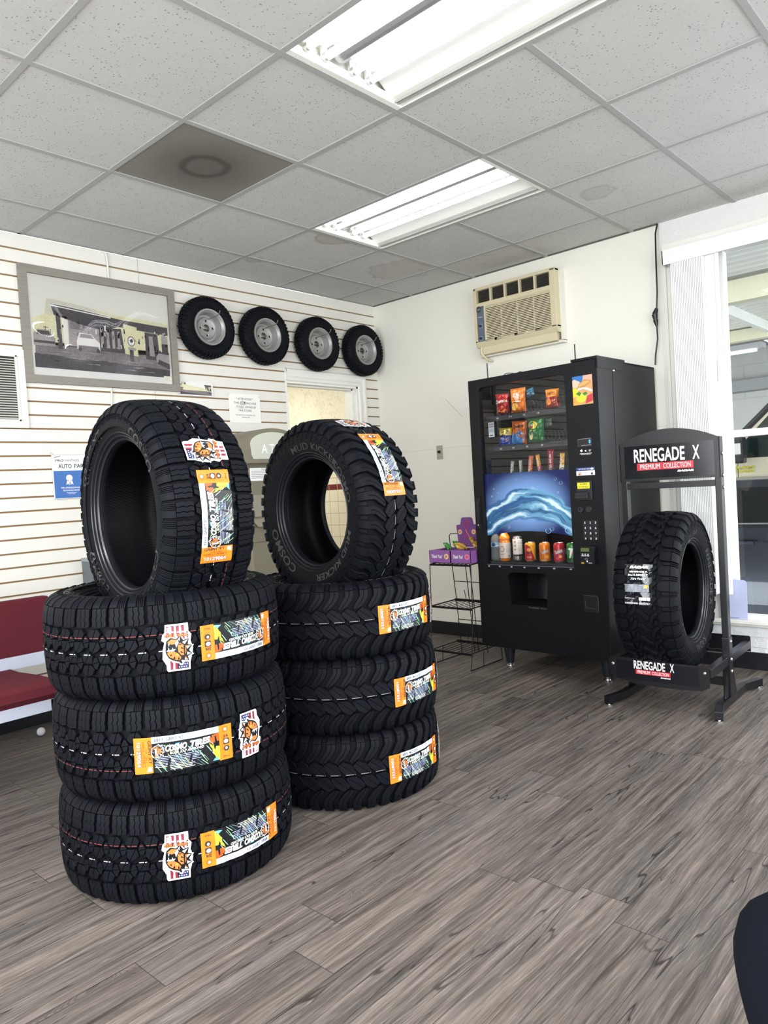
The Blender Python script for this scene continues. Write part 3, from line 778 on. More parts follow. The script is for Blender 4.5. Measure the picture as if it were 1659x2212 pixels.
# ================================================================== TRAILER WHEELS
def small_wheel(label):
    t = thing('trailer_wheel', label, 'wheel', (0, 0, 0), 0, 'small trailer wheels hung in a row on the slat wall')
    R, w = .205, .112; y0 = -.004
    # tire profile (radius, distance out from the wall)
    pr = [(.118, .030), (.124, .014), (.150, .004), (.172, .004), (.188, .014), (.196, .030), (.199, .058), (.196, .086), (.188, .101), (.172, .110), (.152, .110), (.126, .101), (.118, .090)]
    MB(RUBS).lathe(pr, 56, ax=(0, -1, 0), sharp=60).build('tire_casing', t)
    mb = MB(RUB)
    n = 46
    for k in range(n):
        for (a0, a1, yy0, yy1, rr) in ((.05, .62, .006, .030, .002), (.30, .95, .033, .056, 0), (.0, .62, .060, .083, 0), (.40, .97, .086, .108, .002)):
            vs = []
            for rr_ in (.190, R-rr):
                for yv in (yy0, yy1):
                    dr = 0
                    if yv < .02 or yv > .1: dr = -.014
                    for aa in (a0, a1):
                        th = 2*PI*(k+aa)/n; r_ = rr_+dr if rr_ > .2-.003 else rr_-.01
                        vs.append((r_*math.cos(th), -yv+y0*0, r_*math.sin(th)))
            mb.add(vs, [(0, 1, 3, 2), (4, 6, 7, 5), (0, 4, 5, 1), (2, 3, 7, 6), (0, 2, 6, 4), (1, 5, 7, 3)])
    mb.build('tread', t)
    RIM = pm('#9b9b98', .42, .35, var=.05)
    rim = MB(RIM)
    # dished disc with centre hole, bolt circle, well and flange
    rim.lathe([(.026, .045), (.026, .050), (.060, .052), (.068, .056), (.072, .050), (.076, .044), (.088, .044), (.094, .060), (.098, .086), (.106, .094), (.110, .100), (.118, .101), (.121, .094), (.118, .088), (.108, .086), (.102, .040), (.026, .040)], 48, ax=(0, -1, 0))
    ro = rim.build('rim', t)
    hb = MB(BLK)
    lug = MB(pm('#b5b5b2', .35, .5))
    for k in range(4):
        th = PI/2*k+.04; x, z = .048*math.cos(th+PI/2), .048*math.sin(th+PI/2)
        lug.lathe([(.0075, .054), (.011, .0555), (.0125, .0525)], 16, O=(x, 0, z), ax=(0, -1, 0)).emit('lug_seat', ro)
        hb.cyl((x, -.0532, z), (x, -.0538, z), .0075, n=14).emit('lug_hole', ro)
    return t
w0 = small_wheel('leftmost small trailer wheel with grey rim, right beside the framed picture')
w0.location = (-1.722, -.006, 2.327)
for x, z, lb in ((-1.240, 2.327, 'second small trailer wheel from the framed picture, left of the doorway'),
                 (-.732, 2.322, 'third small trailer wheel from the framed picture, hung above the doorway'),
                 (-.232, 2.320, 'small trailer wheel nearest the room corner, right end of the row')):
    r_ = dup(w0, lb); r_.location = (x, -.006, z)
for x, z, lb in ((-1.722, 2.327, 'wire peg hook through the leftmost trailer wheel beside the framed picture'), (-1.240, 2.327, 'wire peg hook through the second trailer wheel from the picture'),
                 (-.732, 2.322, 'wire peg hook through the trailer wheel above the doorway'), (-.232, 2.320, 'wire peg hook through the trailer wheel nearest the corner')):
    o = MB(STEEL).tube([(x-.002, .0, z+.050), (x-.002, -.10, z+.053), (x-.002, -.195, z+.056), (x-.002, -.215, z+.066), (x-.002, -.224, z+.082)], .003, 8).build('peg_hook')
    tag(o, lb, 'hook', 'wire hooks holding the trailer wheels')

# ================================================================== ATM
t = thing('atm_machine', 'olive grey ATM machine against the slat wall, seen between the two tire stacks', 'ATM', (-1.595, -.02, 0))
AT = pm('#77715f', .45, var=.05); AT2 = pm('#8b8676', .45)
mb = MB(AT)
hw_ = .205
arc = [(hw_*math.cos(a_), 1.535+.085*math.sin(a_)) for a_ in [PI*k/16 for k in range(17)]]
top = [(hw_, 1.40)]+arc+[(-hw_, 1.40)]
mb.prism([(x, -.50, z) for x, z in top], (0, .50, 0))
mb.prism([(hw_-.012, -.47, 1.405), (-hw_+.012, -.47, 1.405), (-hw_+.05, -.43, 1.36), (hw_-.05, -.43, 1.36)], (0, .43, 0))
mb.build('header', t)
mb = MB(AT); mb.box(-.19, -.44, .0, .19, 0, 1.38, b=.015); mb.box(-.20, -.46, .0, .20, -.0, 1.02, b=.015); mb.build('cabinet', t)
mb = MB(AT2); mb.box(-.16, -.452, 1.06, .16, -.43, 1.20, b=.01); mb.prism([(-.16, -.46, 1.03), (.16, -.46, 1.03), (.16, -.50, 1.0), (-.16, -.50, 1.0)], (0, 0, .02)); mb.build('fascia', t)
mb = MB(pm('#4c483d', .6)); mb.box(-.2, -.4615, .90, .2, -.459, .904).box(-.2, -.4615, .62, .2, -.459, .624); mb.build('door_seam', t)
MB(pm('#9a927c', .5)).lathe([(.0, .012), (.045, .012), (.055, .004), (.055, 0)], 28, O=(.02, -.46, 1.19), ax=(0, -1, 0)).build('keypad_bezel', t)
a = Art(); SG = pm('#c2c4b6', .35)
pts = [(-.165, 1.425), (.165, 1.425), (.178, 1.45), (.185, 1.52)]+[(.185*math.cos(a_), 1.52+.075*math.sin(a_)) for a_ in [PI*k/14 for k in range(1, 14)]]+[(-.185, 1.52), (-.178, 1.45)]
a.poly(pts, SG, 1); a.text('A T M', -.012, 1.49, .172, .058, pm('#ecece4', .4), 3, bold=.01)
mb = MB(); a.lay(mb, lambda x, y, h: (x, -.5005-h, y)); mb.build('sign_panel', t)
a = Art(); a.rect(-.155, 1.29, .03, 1.375, pm('#e9e9e6', .5), 1).text('Fee Notice', -.03, 1.362, .06, .009, K, 2)
for k in range(5): a.rect(-.145, 1.35-.011*k, .02-.01*(k % 2), 1.353-.011*k, pm('#77787a'), 2)
mb = MB(); a.lay(mb, lambda x, y, h: (x, -.4402-h, y)); mb.build('fee_notice', t)

# ================================================================== THINGS ON THE RIGHT WALL
# window air conditioner; local X runs toward -Y, local -Y is out of the wall
t = thing('air_conditioner', 'old beige window air conditioner set in the white right wall', 'air conditioner', (0, -1.082, 2.125), -PI/2)
BG = pm('#c9bf9f', .45, var=.06, vscale=6); BGD = pm('#a89d80', .5, var=.05)
aw, ah = .668, .485
mb = MB(BG)
# bezel: outer rim, header bars, side strip, lower skirt
mb.box(0, -.10, .085, .024, -.002, ah, b=.006).box(aw-.045, -.10, .085, aw, -.002, ah, b=.006).box(.0, -.10, ah-.022, aw, -.002, ah, b=.005)
mb.box(.02, -.10, .345, aw-.04, -.03, .372, b=.004).box(.09, -.098, .33, aw-.04, -.03, .350, b=.003)
mb.prism([(0, -.10, .10), (0, -.10, .085), (0, -.082, .055), (0, -.0, .055), (0, 0, .10)], (aw, 0, 0))
mb.box(.02, -.08, .0, aw-.02, 0, .06, b=.005)
mb.box(.085, -.100, .085, .098, -.03, .345, b=.002).box(.098, -.100, .085, aw-.045, -.06, .10)
for k in range(1, 5): mb.box(.018+k*.121, -.098, .365, .018+k*.121+.012, -.03, .47, b=.002)
mb.build('front_bezel', t)
mb = MB(BG)
z = .104; 
while z < .336: mb.box(.096, -.098, z, aw-.042, -.085, z+.0062); z += .0115
for k in range(1, 4): mb.box(.096+k*.132, -.099, .10, .096+k*.132+.003, -.083, .34)
mb.build('intake_grille', t)
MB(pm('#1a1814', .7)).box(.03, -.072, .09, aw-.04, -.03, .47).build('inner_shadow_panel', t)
mb = MB(BGD)
for k in range(5):
    x0 = .032+k*.121
    for j in range(6 if k not in (1, 4) else 4): mb.prism([(x0, -.088, .375+.014*j+(.0 if k not in (1, 4) else .022)), (x0, -.070, .381+.014*j+(.0 if k not in (1, 4) else .022)), (x0, -.069, .378+.014*j+(0 if k not in (1, 4) else .022))], (.104, 0, 0))
mb.build('air_louvre', t)
mb = MB(pm('#5b6272', .4)); mb.box(.028, -.103, .092, .086, -.06, .340, b=.002); pn = mb.build('control_panel', t)
kn = MB(pm('#32353d', .35))
for z in (.115, .205): kn.cyl((.055, -.103, z), (.055, -.118, z), .011, .009, 18).box(.0535, -.121, z-.009, .0565, -.117, z+.009)
kn.build('knob', pn)
a = Art(); a.text('Whirlpool', .056, .268, .038, .010, pm('#e8e8e8', .5), 1, ital=.3).ell(.055, .205, .019, .019, pm('#7b8393', .4), 0, 20).ell(.055, .115, .017, .017, pm('#7b9aa0', .4), 0, 20)
a.ell(.045, .325, .020, .024, pm('#3c4140', .4), 1).text('LIKE', .045, .325, .026, .008, pm('#c9cdd0', .5), 2)
mb = MB(); a.lay(mb, lambda x, y, h: (x, -.1035-h, y)); mb.build('panel_marks', t)
mb = MB(pm('#dcd8cc', .5)); mb.box(aw, -.05, .0, aw+.018, 0, ah+.002).box(0, -.05, -.014, aw+.018, 0, .004); mb.build('wall_sleeve', t)
mb = MB(pm('#a79a7a', .5)); mb.box(.03, -.07, -.004, aw-.02, -.005, .004); mb.build('underside', t)
MB(BG).tube([(.045, -.085, .055), (.040, -.092, .03), (.046, -.09, .0), (.06, -.06, -.03), (.075, -.02, -.045), (.078, 0, -.045)], .0085, 8).build('power_cord', t)

# wall plate
t = thing('wall_plate', 'small grey metal wall plate with a black knob on the plain white wall', 'wall plate', (0, -.587, 1.396), -PI/2)
MB(pm('#aaa79c', .4, .3)).box(0, -.006, 0, .056, 0, .108, b=.002).build('plate', t)
MB(BLK).cyl((.028, -.006, .058), (.028, -.022, .058), .012, .010, 16).build('knob', t)
MB(STEEL).cyl((.028, -.006, .096), (.028, -.008, .096), .003, n=10).cyl((.028, -.006, .012), (.028, -.008, .012), .003, n=10).build('screw', t)
# hanging black cord with plug
t = thing('power_cord', 'black power cord with a plug hanging from the ceiling behind the vending machine', 'cord', (0, -2.42, 0))
MB(BLK).tube([(-.02, -.002, 2.716), (-.035, .006, 2.66), (-.04, .008, 2.50), (-.04, .010, 2.30), (-.035, .020, 2.20)], .0052, 8).tube([(-.035, .024, 2.10), (-.035, .022, 2.02), (-.035, .040, 1.92), (-.035, .045, 1.86)], .0052, 8).build('cable', t)
MB(BLK).cyl((-.035, .020, 2.205), (-.035, .034, 2.17), .010, .017, 12).cyl((-.035, .034, 2.17), (-.035, .030, 2.135), .018, .012, 12).cyl((-.035, .030, 2.135), (-.035, .024, 2.095), .016, .007, 12).build('plug', t)

# valance, vertical blinds, wand
t = thing('vertical_blinds', 'white vertical blinds drawn to the left of the window under a white valance', 'blinds', (0, -2.47, 0), -PI/2)
VB = pm('#e7e7e5', .45, var=.03)
mb = MB(VB); mb.box(0, -.105, 2.437, 4.9, -.098, 2.526, b=.002).box(0, -.105, 2.437, .008, -.03, 2.526).box(0, -.10, 2.518, 4.9, -.03, 2.526); mb.build('valance', t)
mb = MB(pm('#d9dad9', .4)); mb.box(.02, -.075, 2.485, 4.9, -.045, 2.515); mb.build('head_rail', t)
VS = pm('#f0f1f1', .4)
for k in range(19):
    x0 = .050+.0098*k
    mb = MB(VS); n = 6; P = [(x0+.0018*math.sin(PI*j/n), -.098+.085*j/n) for j in range(n+1)]
    for (a, b) in zip(P[:-1], P[1:]): mb.add([(a[0], a[1], .45), (b[0], b[1], .45), (b[0], b[1], 2.48), (a[0], a[1], 2.48), (a[0]+.0072, a[1], .45), (b[0]+.0072, b[1], .45), (b[0]+.0072, b[1], 2.48), (a[0]+.0072, a[1], 2.48)], [(0, 1, 2, 3), (4, 5, 6, 7), (0, 1, 5, 4), (0, 4, 7, 3), (1, 5, 6, 2), (3, 2, 6, 7)])
    mb.build('vane', t)
mb = MB(VS); P = [(.238+.078*j/6, -.070-.010*math.sin(PI*j/6)) for j in range(7)]
for a, b in zip(P[:-1], P[1:]): mb.prism([(a[0], a[1], .45), (b[0], b[1], .45), (b[0], b[1], 2.48), (a[0], a[1], 2.48)], (0, .0014, 0))
mb.build('vane', t)
mb = MB(pm('#d4d6d6', .3)); mb.tube([(.300, -.088, 2.48), (.298, -.088, 1.9), (.296, -.088, 1.76)], .0035, 6).cyl((.296, -.088, 1.83), (.295, -.088, 1.70), .007, .0075, 12); mb.build('wand', t)

# white board leaning on the sill
o = MB(pm('#b9bfe0', .4)).prism([(-.020, -2.70, .294), (-.020, -2.845, .294), (-.004, -2.842, .505), (-.004, -2.838, .520), (-.004, -2.825, .527), (-.004, -2.70, .527)], (.004, 0, 0))
o.box(-.021, -2.80, .300, -.018, -2.73, .303, pm('#6f6a86', .5))
o = o.build('plastic_board'); tag(o, 'pale lilac plastic board standing on the window sill behind the tire display', 'board')

# ================================================================== VENDING MACHINE
va = -.029; VO = Vector((-.742, -1.45, 0)); VW, VD, VZ0, VZ1 = .894, .735, .149, 1.842
VM = Matrix.Translation(VO) @ Matrix.Rotation(va-PI/2, 4, 'Z')
vend = thing('vending_machine', 'tall black vending machine with snacks, drinks and a blue water graphic', 'vending machine', VO, va-PI/2)
VCAM = VM.inverted() @ CAM
def vp(u, z, d): return Vector((u+(u-VCAM.x)*d/(-VCAM.y), d, z+(z-VCAM.z)*d/(-VCAM.y)))
VB_ = pm('#080a10', .40, spec=.3, var=.12, vscale=3, bump=.03, bscale=400)
VIN = pm('#0c0d11', .55)
DT = .175
U0, U1, ZA, ZB = .076, .688, .672, 1.790
mb = MB(VB_)
mb.box(0, 0, VZ0, U0, .035, VZ1, b=.003).box(U1, 0, VZ0, VW, .035, VZ1, b=.003).box(U0-.002, 0, ZB, U1+.002, .035, VZ1, b=.003)
cu0, cu1, cz0, cz1 = .228, .512, .430, .628
mb.box(U0-.002, 0, cz1, U1+.002, .035, ZA, b=.001).box(U0-.002, 0, VZ0, U1+.002, .035, cz0, b=.001).box(U0-.002, .0, cz0-.002, cu0, .035, cz1+.002).box(cu1, 0, cz0-.002, U1+.002, .035, cz1+.002)
mb.prism([(cu0, 0, cz0), (cu0+.016, 0, cz0), (cu0, 0, cz1)], (0, .035, 0)).prism([(cu1, 0, cz0), (cu1-.016, 0, cz0), (cu1, 0, cz1)], (0, .035, 0))
def corner(cx, cz, sx, sz, r, m=None):
    pts = [(cx, 0, cz)]+[(cx+sx*r*(1-math.cos(t_)), 0, cz+sz*r*(1-math.sin(t_))) for t_ in [PI/2*k/7 for k in range(8)]]
    mb.prism(pts, (0, .02, 0), m)
corner(U0, ZB, 1, -1, .035); corner(U1, ZB, -1, -1, .035); corner(cu0, cz1, 1, -1, .03); corner(cu1, cz1, -1, -1, .03)
mb.box(0, .03, VZ0, .012, DT, VZ1).box(VW-.012, .03, VZ0, VW, DT, VZ1, b=.002).box(0, .03, VZ1-.012, VW, DT, VZ1).box(0, .03, VZ0, VW, DT, VZ0+.012)
mb.build('door', vend)
mb = MB(VB_)
cz_ = VZ0+.01
mb.box(0, DT+.006, cz_, .014, VD, VZ1+.004, b=.002).box(VW-.014, DT+.006, cz_, VW, VD, VZ1+.004, b=.002).box(0, DT+.006, VZ1-.01, VW, VD, VZ1+.004, b=.002).box(0, DT+.006, cz_, VW, VD, cz_+.014).box(0, VD-.014, cz_, VW, VD, VZ1)
cab = mb.build('cabinet', vend)
mb = MB(VIN); mb.box(U0-.03, .036, ZA-.02, U0-.024, .60, ZB+.03).box(U1+.02, .036, ZA-.02, U1+.026, .60, ZB+.03).box(U0-.03, .60, ZA-.02, U1+.026, .61, ZB+.03).box(U0-.03, .036, ZB+.02, U1+.026, .6, ZB+.03)
mb.box(cu0-.02, .036, cz0-.005, cu1+.02, .24, cz0).box(cu0-.02, .24, cz0-.005, cu1+.02, .25, cz1+.02).box(cu0-.02, .036, cz1+.01, cu1+.02, .25, cz1+.02).box(cu0-.025, .036, cz0, cu0-.02, .25, cz1+.01).box(cu1+.02, .036, cz0, cu1+.025, .25, cz1+.01)
mb.build('interior', vend)
MB(pm('#171a20', .25)).prism([(.290, .20, cz0+.01), (.50, .20, cz0+.01), (.50, .23, cz1-.02), (.290, .23, cz1-.02)], (0, .004, 0)).build('delivery_flap', vend)
MB(GLASS).add([(U0, .022, ZA), (U1, .022, ZA), (U1, .022, ZB), (U0, .022, ZB)], [(0, 1, 2, 3)]).build('window_pane', vend)
mb = MB(VB_); mb.box(.735, -.004, VZ1+.001, VW+.004, .33, VZ1+.016, b=.003).box(VW-.012, .0, VZ1-.05, VW+.003, DT+.15, VZ1+.010); mb.build('top_bracket', vend)
MB(pm('#c9c7c9', .5)).box(VW, .182, 1.785, VW+.001, .208, 1.815).build('side_sticker', vend)
for (u, z0, z1) in ((.158, 1.842, 1.932), (.765, 1.855, 1.942)):
    p0, p1 = vp(u, z0, .05), vp(u, z1, .05); MB(BLK).cyl((p0.x, .05, VZ1), (p0.x-.001, .05, p1.z), .0042, .0036, 10).build('antenna', vend)
MB(BLK).tube([(.23, .05, VZ1), (.26, .05, VZ1+.016), (.30, .06, VZ1+.012), (.33, .06, VZ1+.004), (.36, .05, VZ1+.012), (.40, .04, VZ1)], .0022, 6).build('loose_wire', vend)
for u in (.126, VW-.09):
    for yv in (.12, VD-.08):
        l = MB(pm('#1b1f28', .35)).lathe([(.0, VZ0+.015), (.040, VZ0+.015), (.038, VZ0-.02), (.024, .028), (.0, .028)], 20, O=(u, yv, 0)).build('leg', vend)
        MB(CHROME).cyl((u, yv, .028), (u, yv, .010), .016, n=14).cyl((u, yv, .010), (u, yv, 0), .026, n=16).build('levelling_foot', l)
for u in (.085, .165): MB(CHROME).cyl((u, .03, VZ0-.008), (u, .03, VZ0), .007, n=10).build('bolt', vend)
# shelves with price strips
SH = pm('#2a2d34', .35); NUM = pm('#e9ebef', .5)
def shelf(z, numbers, u_a=.10, u_b=.70, yf=.085):
    p = vp(0, z, yf); mb = MB(SH); zz = p.z
    mb.box(U0-.02, yf, zz-.030, U1+.018, yf+.005, zz, b=.001).box(U0-.02, yf+.004, zz-.006, U1+.018, .55, zz-.002)
    s_ = mb.build('shelf', vend)
    a = Art()
    for tx, u in numbers:
        q = vp(u, z, yf); a.text(tx, q.x, zz-.014, .014, .009, NUM, 1, bold=.02)
    if numbers:
        mb = MB(); a.lay(mb, lambda x, y, h: (x, yf-.0005-h, y)); mb.build('selection_numbers', s_)
    return zz
Z1_ = shelf(1.598, [('10', .214), ('11', .310), ('12', .407), ('13', .505)])
Z2_ = shelf(1.408, [('20', .226), ('21', .318), ('22', .416), ('23', .520)])
Z3_ = shelf(1.205, [])
Z4_ = shelf(.692, [], yf=.030)
a = Art()
for tx, px in (('40', .088), ('42', .170), ('45', .258), ('60', .352), ('62', .453), ('63', .558), ('64', .668)): a.text(tx, px, .663, .014, .009, NUM, 1, bold=.02)
mb = MB(); a.lay(mb, lambda x, y, h: (x, -.0008-h, y)); mb.box(U0, -.0015, ZA-.001, U1, .002, ZA+.003, pm('#5d626b', .35)); mb.build('drink_selection_strip', vend)
# spirals
def coil(u, z, yf, r=.036, turns=5):
    P = []
    for k in range(turns*16+1):
        t_ = 2*PI*k/16; P.append((u+r*math.cos(t_), yf+.045*t_/(2*PI), z+r+r*math.sin(t_)+.002))
    return MB(pm('#3a3c42', .3, .6)).tube(P, .0018, 5).build('spiral', vend)
for u, zz in ((.205, Z1_), (.315, Z1_), (.42, Z1_), (.52, Z1_), (.62, Z1_), (.215, Z2_), (.32, Z2_), (.42, Z2_), (.53, Z2_), (.63, Z2_)):
    coil(vp(u+.02, 1.5, .085).x, zz, .094)
for u in (.225, .30, .365, .43, .495, .56, .635): coil(vp(u, 1.25, .085).x, Z3_, .094, .024, 6)
# blue water graphic, with its lower edge arched
def mat_water():
    g = G('water_graphic'); v, (x, y, z) = g.xyz()
    X = g.math('DIVIDE', g.math('SUBTRACT', x, .375), .30); Z = g.math('DIVIDE', g.math('SUBTRACT', z, 1.05), .195)
    r2 = g.math('ADD', g.math('MULTIPLY', X, X), g.math('MULTIPLY', Z, Z))
    c = g.mix(g.step(r2, .0, 1.3), srgb('#7ea6e0'), srgb('#0f1d55'))
    # swoosh coordinate: distance from an arch that falls to the right
    arch = g.math('SUBTRACT', .50, g.math('MULTIPLY', g.math('POWER', g.math('ABSOLUTE', g.math('SUBTRACT', X, .05)), 1.9), .62))
    nz = g.noise(g.comb(g.math('MULTIPLY', X, 1.3), g.math('MULTIPLY', Z, 1.8), 0), 1.2, 3, .5, .5)
    s_ = g.math('SUBTRACT', arch, g.math('ADD', Z, g.math('MULTIPLY', g.math('SUBTRACT', nz, .5), .55)))
    body = g.math('MULTIPLY', g.step(s_, -.02, .05), g.step(s_, 1.02, .86))
    strands = g.noise(g.comb(g.math('MULTIPLY', X, .55), g.math('MULTIPLY', s_, 4.5), 3), 1.3, 1.6, .5, .5)
    wc = g.mix(g.step(strands, .3, .7), srgb('#174a86'), srgb('#7cc0dd'))
    wc = g.mix(g.math('MULTIPLY', g.step(strands, .54, .68), .9), wc, srgb('#e4f3fa'))
    wc = g.mix(g.math('MULTIPLY', g.step(g.math('ABSOLUTE', g.math('SUBTRACT', strands, .43)), .03, .0), .7), wc, srgb('#0e2c5c'))
    c = g.mix(g.math('MULTIPLY', body, .92), c, wc)
    vo = g.n('ShaderNodeTexVoronoi'); vo.inputs['Scale'].default_value = 22; g.link(v, vo.inputs['Vector'])
    ring = g.math('MULTIPLY', g.step(g.math('ABSOLUTE', g.math('SUBTRACT', vo.outputs['Distance'], .13)), .05, .01), g.step(g.noise(v, 13, 1), .55, .62))
    c = g.mix(g.math('MULTIPLY', ring, .55), c, srgb('#a9d3f2'))
    g.link(c, g.b.inputs['Base Color']); g.b.inputs['Roughness'].default_value = .3
    g.b.inputs['Specular IOR Level'].default_value = .3
    return g.m
mb = MB(mat_water()); n = 18
bot = [(.070+(.683-.070)*k/n, .853+.030*math.sin(PI*k/n)) for k in range(n+1)]
vs = [(u, .019, z) for u, z in bot]+[(.078+(.680-.078)*k/n, .019, 1.243) for k in range(n+1)]
mb.add(vs, [(k, k+1, n+2+k, n+1+k) for k in range(n)])
mb.build('water_graphic', vend)
# bubbles drawn on the graphic
a = Art(); BBL = pm('#9cc7ee', .3)
for x, z, r_ in ((.52, .885, .020), (.545, .895, .014), (.655, .888, .024), (.64, .905, .012), (.105, .885, .018), (.13, .895, .012), (.585, 1.19, .010), (.62, 1.165, .012), (.47, 1.15, .008), (.42, .95, .007), (.36, .965, .008), (.60, .99, .006), (.31, 1.20, .007)):
    for k in range(14):
        a0, a1 = 2*PI*k/14, 2*PI*(k+1)/14
        if k in (3, 4): continue
        a.poly([(x+r_*math.cos(a0), z+r_*.8*math.sin(a0)), (x+r_*math.cos(a1), z+r_*.8*math.sin(a1)), (x+r_*.86*math.cos(a1), z+r_*.69*math.sin(a1)), (x+r_*.86*math.cos(a0), z+r_*.69*math.sin(a0))], BBL, 1)
mb = MB(); a.lay(mb, lambda x, y, h: (x, .0185-h, y)); mb.build('bubble_marks', vend)
# control column
def panel(name, art, y=-.0012, base=None):
    mb = MB(); art.lay(mb, lambda x, z, h: (x, y-h, z))
    if base: base(mb)
    return mb.build(name, vend)
a = Art(); x0, x1, z0, z1 = .739, .862, 1.598, 1.760
P = lambda pts, m, l: a.poly([(x0+(x1-x0)*p, z0+(z1-z0)*q) for p, q in pts], m, l)
P([(0, 0), (1, 0), (1, 1), (0, 1)], pm('#d9a06c', .4), 0); P([(0, .72), (.5, .78), (.55, 1), (0, 1)], pm('#2b70b8', .4), 1); P([(.5, .8), (1, .7), (1, 1), (.55, 1)], pm('#dfa994', .4), 1)
P([(0, .62), (.25, .58), (.42, .66), (.36, .80), (.10, .90), (0, .86)], pm('#ecc0a6', .4), 2); P([(.20, .55), (.60, .60), (.95, .74), (.90, .82), (.60, .86), (.34, .74)], pm('#c08a4a', .4), 3); P([(.3, .62), (.6, .66), (.88, .76), (.85, .80), (.6, .8), (.36, .72)], pm('#d2a667', .4), 4)
P([(0, .28), (.3, .32), (.28, .52), (.10, .60), (0, .58)], pm('#f0d22f', .4), 2); P([(.22, .50), (.55, .54), (.98, .40), (1, .46), (.7, .58), (.3, .60)], pm('#f3efe8', .4), 3)
P([(.15, .40), (.32, .46), (.44, .40), (.34, .30)], pm('#3f7f3a', .4), 5); P([(.48, .38), (.66, .44), (.74, .36), (.60, .30)], pm('#3f7f3a', .4), 5)
a.ell(x0+(x1-x0)*.42, z0+(z1-z0)*.24, .032, .028, pm('#cfd23c', .4), 4); P([(.62, .02), (1, .1), (1, .36), (.72, .28)], pm('#c03a40', .4), 3); P([(.0, .0), (.3, .0), (.28, .16), (0, .22)], pm('#e0a045', .4), 3)
panel('food_poster', a, -.001)
a = Art(); a.rect(.750, 1.362, .842, 1.408, pm('#0a0b10', .2), 0).rect(.758, 1.405, .835, 1.407, pm('#8d929b', .4), 1)
a.text('0', .828, 1.388, .010, .022, pm('#2f6cff', .4, emit=6), 2, bold=.03).rect(.775, 1.368, .835, 1.3705, pm('#aeb3bb', .4), 1)
for k in range(3): a.text('8', .768+.017*k, 1.388, .009, .018, pm('#1c2030', .4), 2)
a.poly([(.765, 1.342), (.778, 1.348), (.782, 1.336), (.772, 1.332)], NUM, 1).poly([(.792, 1.338), (.804, 1.344), (.804, 1.332)], NUM, 1).text('*', .826, 1.338, .014, .014, NUM, 1).rect(.762, 1.322, .838, 1.3245, NUM, 1).rect(.770, 1.317, .832, 1.319, NUM, 1)
panel('price_display', a)
a = Art(); a.rect(.735, 1.200, .850, 1.245, pm('#eceef1', .4), 0).rect(.735, 1.226, .850, 1.245, pm('#23407f', .4), 1).text('TAP TO PAY WITH', .785, 1.2355, .075, .008, NUM, 2, bold=.01).ell(.834, 1.2355, .010, .006, NUM, 2)
a.text('VISA', .757, 1.217, .018, .006, pm('#2c3f8c', .5), 2, bold=.02).ell(.754, 1.207, .006, .005, pm('#c5322b', .5), 2).ell(.762, 1.207, .006, .005, pm('#e39b2d', .5), 3).rect(.782, 1.205, .806, 1.2065, pm('#9aa3b5', .5), 2).rect(.784, 1.215, .804, 1.2165, pm('#9aa3b5', .5), 2).rect(.826, 1.203, .838, 1.214, pm('#3a3d44', .5), 2)
panel('payment_sticker', a)
mb = MB(pm('#1b1d23', .3)); mb.box(.737, -.012, 1.060, .832, .0, 1.170, b=.004).box(.733, -.030, 1.068, .812, 0, 1.104, b=.004).box(.738, -.020, 1.108, .80, 0, 1.122, b=.003); bv = mb.build('bill_validator', vend)
MB(BLK).box(.738, -.0315, 1.083, .806, -.029, 1.090).build('bill_slot', bv)
a = Art(); a.rect(.744, 1.126, .820, 1.160, pm('#efe22d', .4), 1).text('ACCEPTS', .782, 1.150, .046, .009, K, 2, bold=.02).text('$1 & $5 BILLS', .782, 1.136, .060, .009, K, 2, bold=.02)
mb = MB(); a.lay(mb, lambda x, y, h: (x, -.0122-h, y)); mb.build('bill_sign', bv)
mb = MB(pm('#202228', .35)); mb.lathe([(0, .006), (.008, .006), (.009, .012), (.016, .012), (.019, 0)], 24, O=(.755, 0, 1.007), ax=(0, -1, 0)); mb.build('coin_return_button', vend)
mb = MB(pm('#202228', .35)); mb.lathe([(0, .004), (.018, .004), (.021, 0)], 24, O=(.800, 0, 1.007), ax=(0, -1, 0)).box(.796, -.0065, 1.0055, .822, -.003, 1.0085, BLK); mb.build('coin_slot', vend)
kp = MB(pm('#15161b', .5)).box(.760, -.002, .832, .856, 0, .945, b=.002).build('keypad', vend)
for j, row in enumerate(('123', '456', '789', '*0#')):
    for i, ch in enumerate(row):
        x, z = .776+.0325*i, .932-.030*j
        b_ = MB(pm('#1f2228', .4)).lathe([(0, .006), (.0095, .006), (.0115, .002)], 18, O=(x, 0, z), ax=(0, -1, 0)).build('key', kp)
        a = Art(); a.text(ch, x, z, .008 if ch != '1' else .004, .013, NUM, 1, bold=.015); mb = MB(); a.lay(mb, lambda x_, y_, h: (x_, -.0062-h, y_)); mb.build('key_digit', kp)
mb = MB(pm('#121319', .25)); mb.prism([(.757, 0, .700), (.757, -.045, .700), (.757, -.045, .770), (.757, -.030, .800), (.757, 0, .803)], (.088, 0, 0)); rd = mb.build('card_reader', vend)
a = Art(); a.rect(.763, .772, .815, .792, pm('#5a6a3a', .3), 1)
for k in range(3): a.rect(.768+.017*k, .755, .778+.017*k, .760, NUM, 1).rect(.766+.017*k, .745, .780+.017*k, .752, pm('#b9bcc2', .4), 1)
a.ell(.795, .730, .010, .006, pm('#7a7d84', .4), 1).ell(.795, .730, .006, .004, BLK, 2).ell(.800, .717, .003, .003, pm('#cfe4ff', .4, emit=8), 2).rect(.763, .703, .780, .711, pm('#d8a22c', .4), 1).text('nayax', .818, .707, .024, .007, NUM, 1)
mb = MB(); a.lay(mb, lambda x, y, h: (x, -.0455-h, y)); mb.build('reader_face', rd)
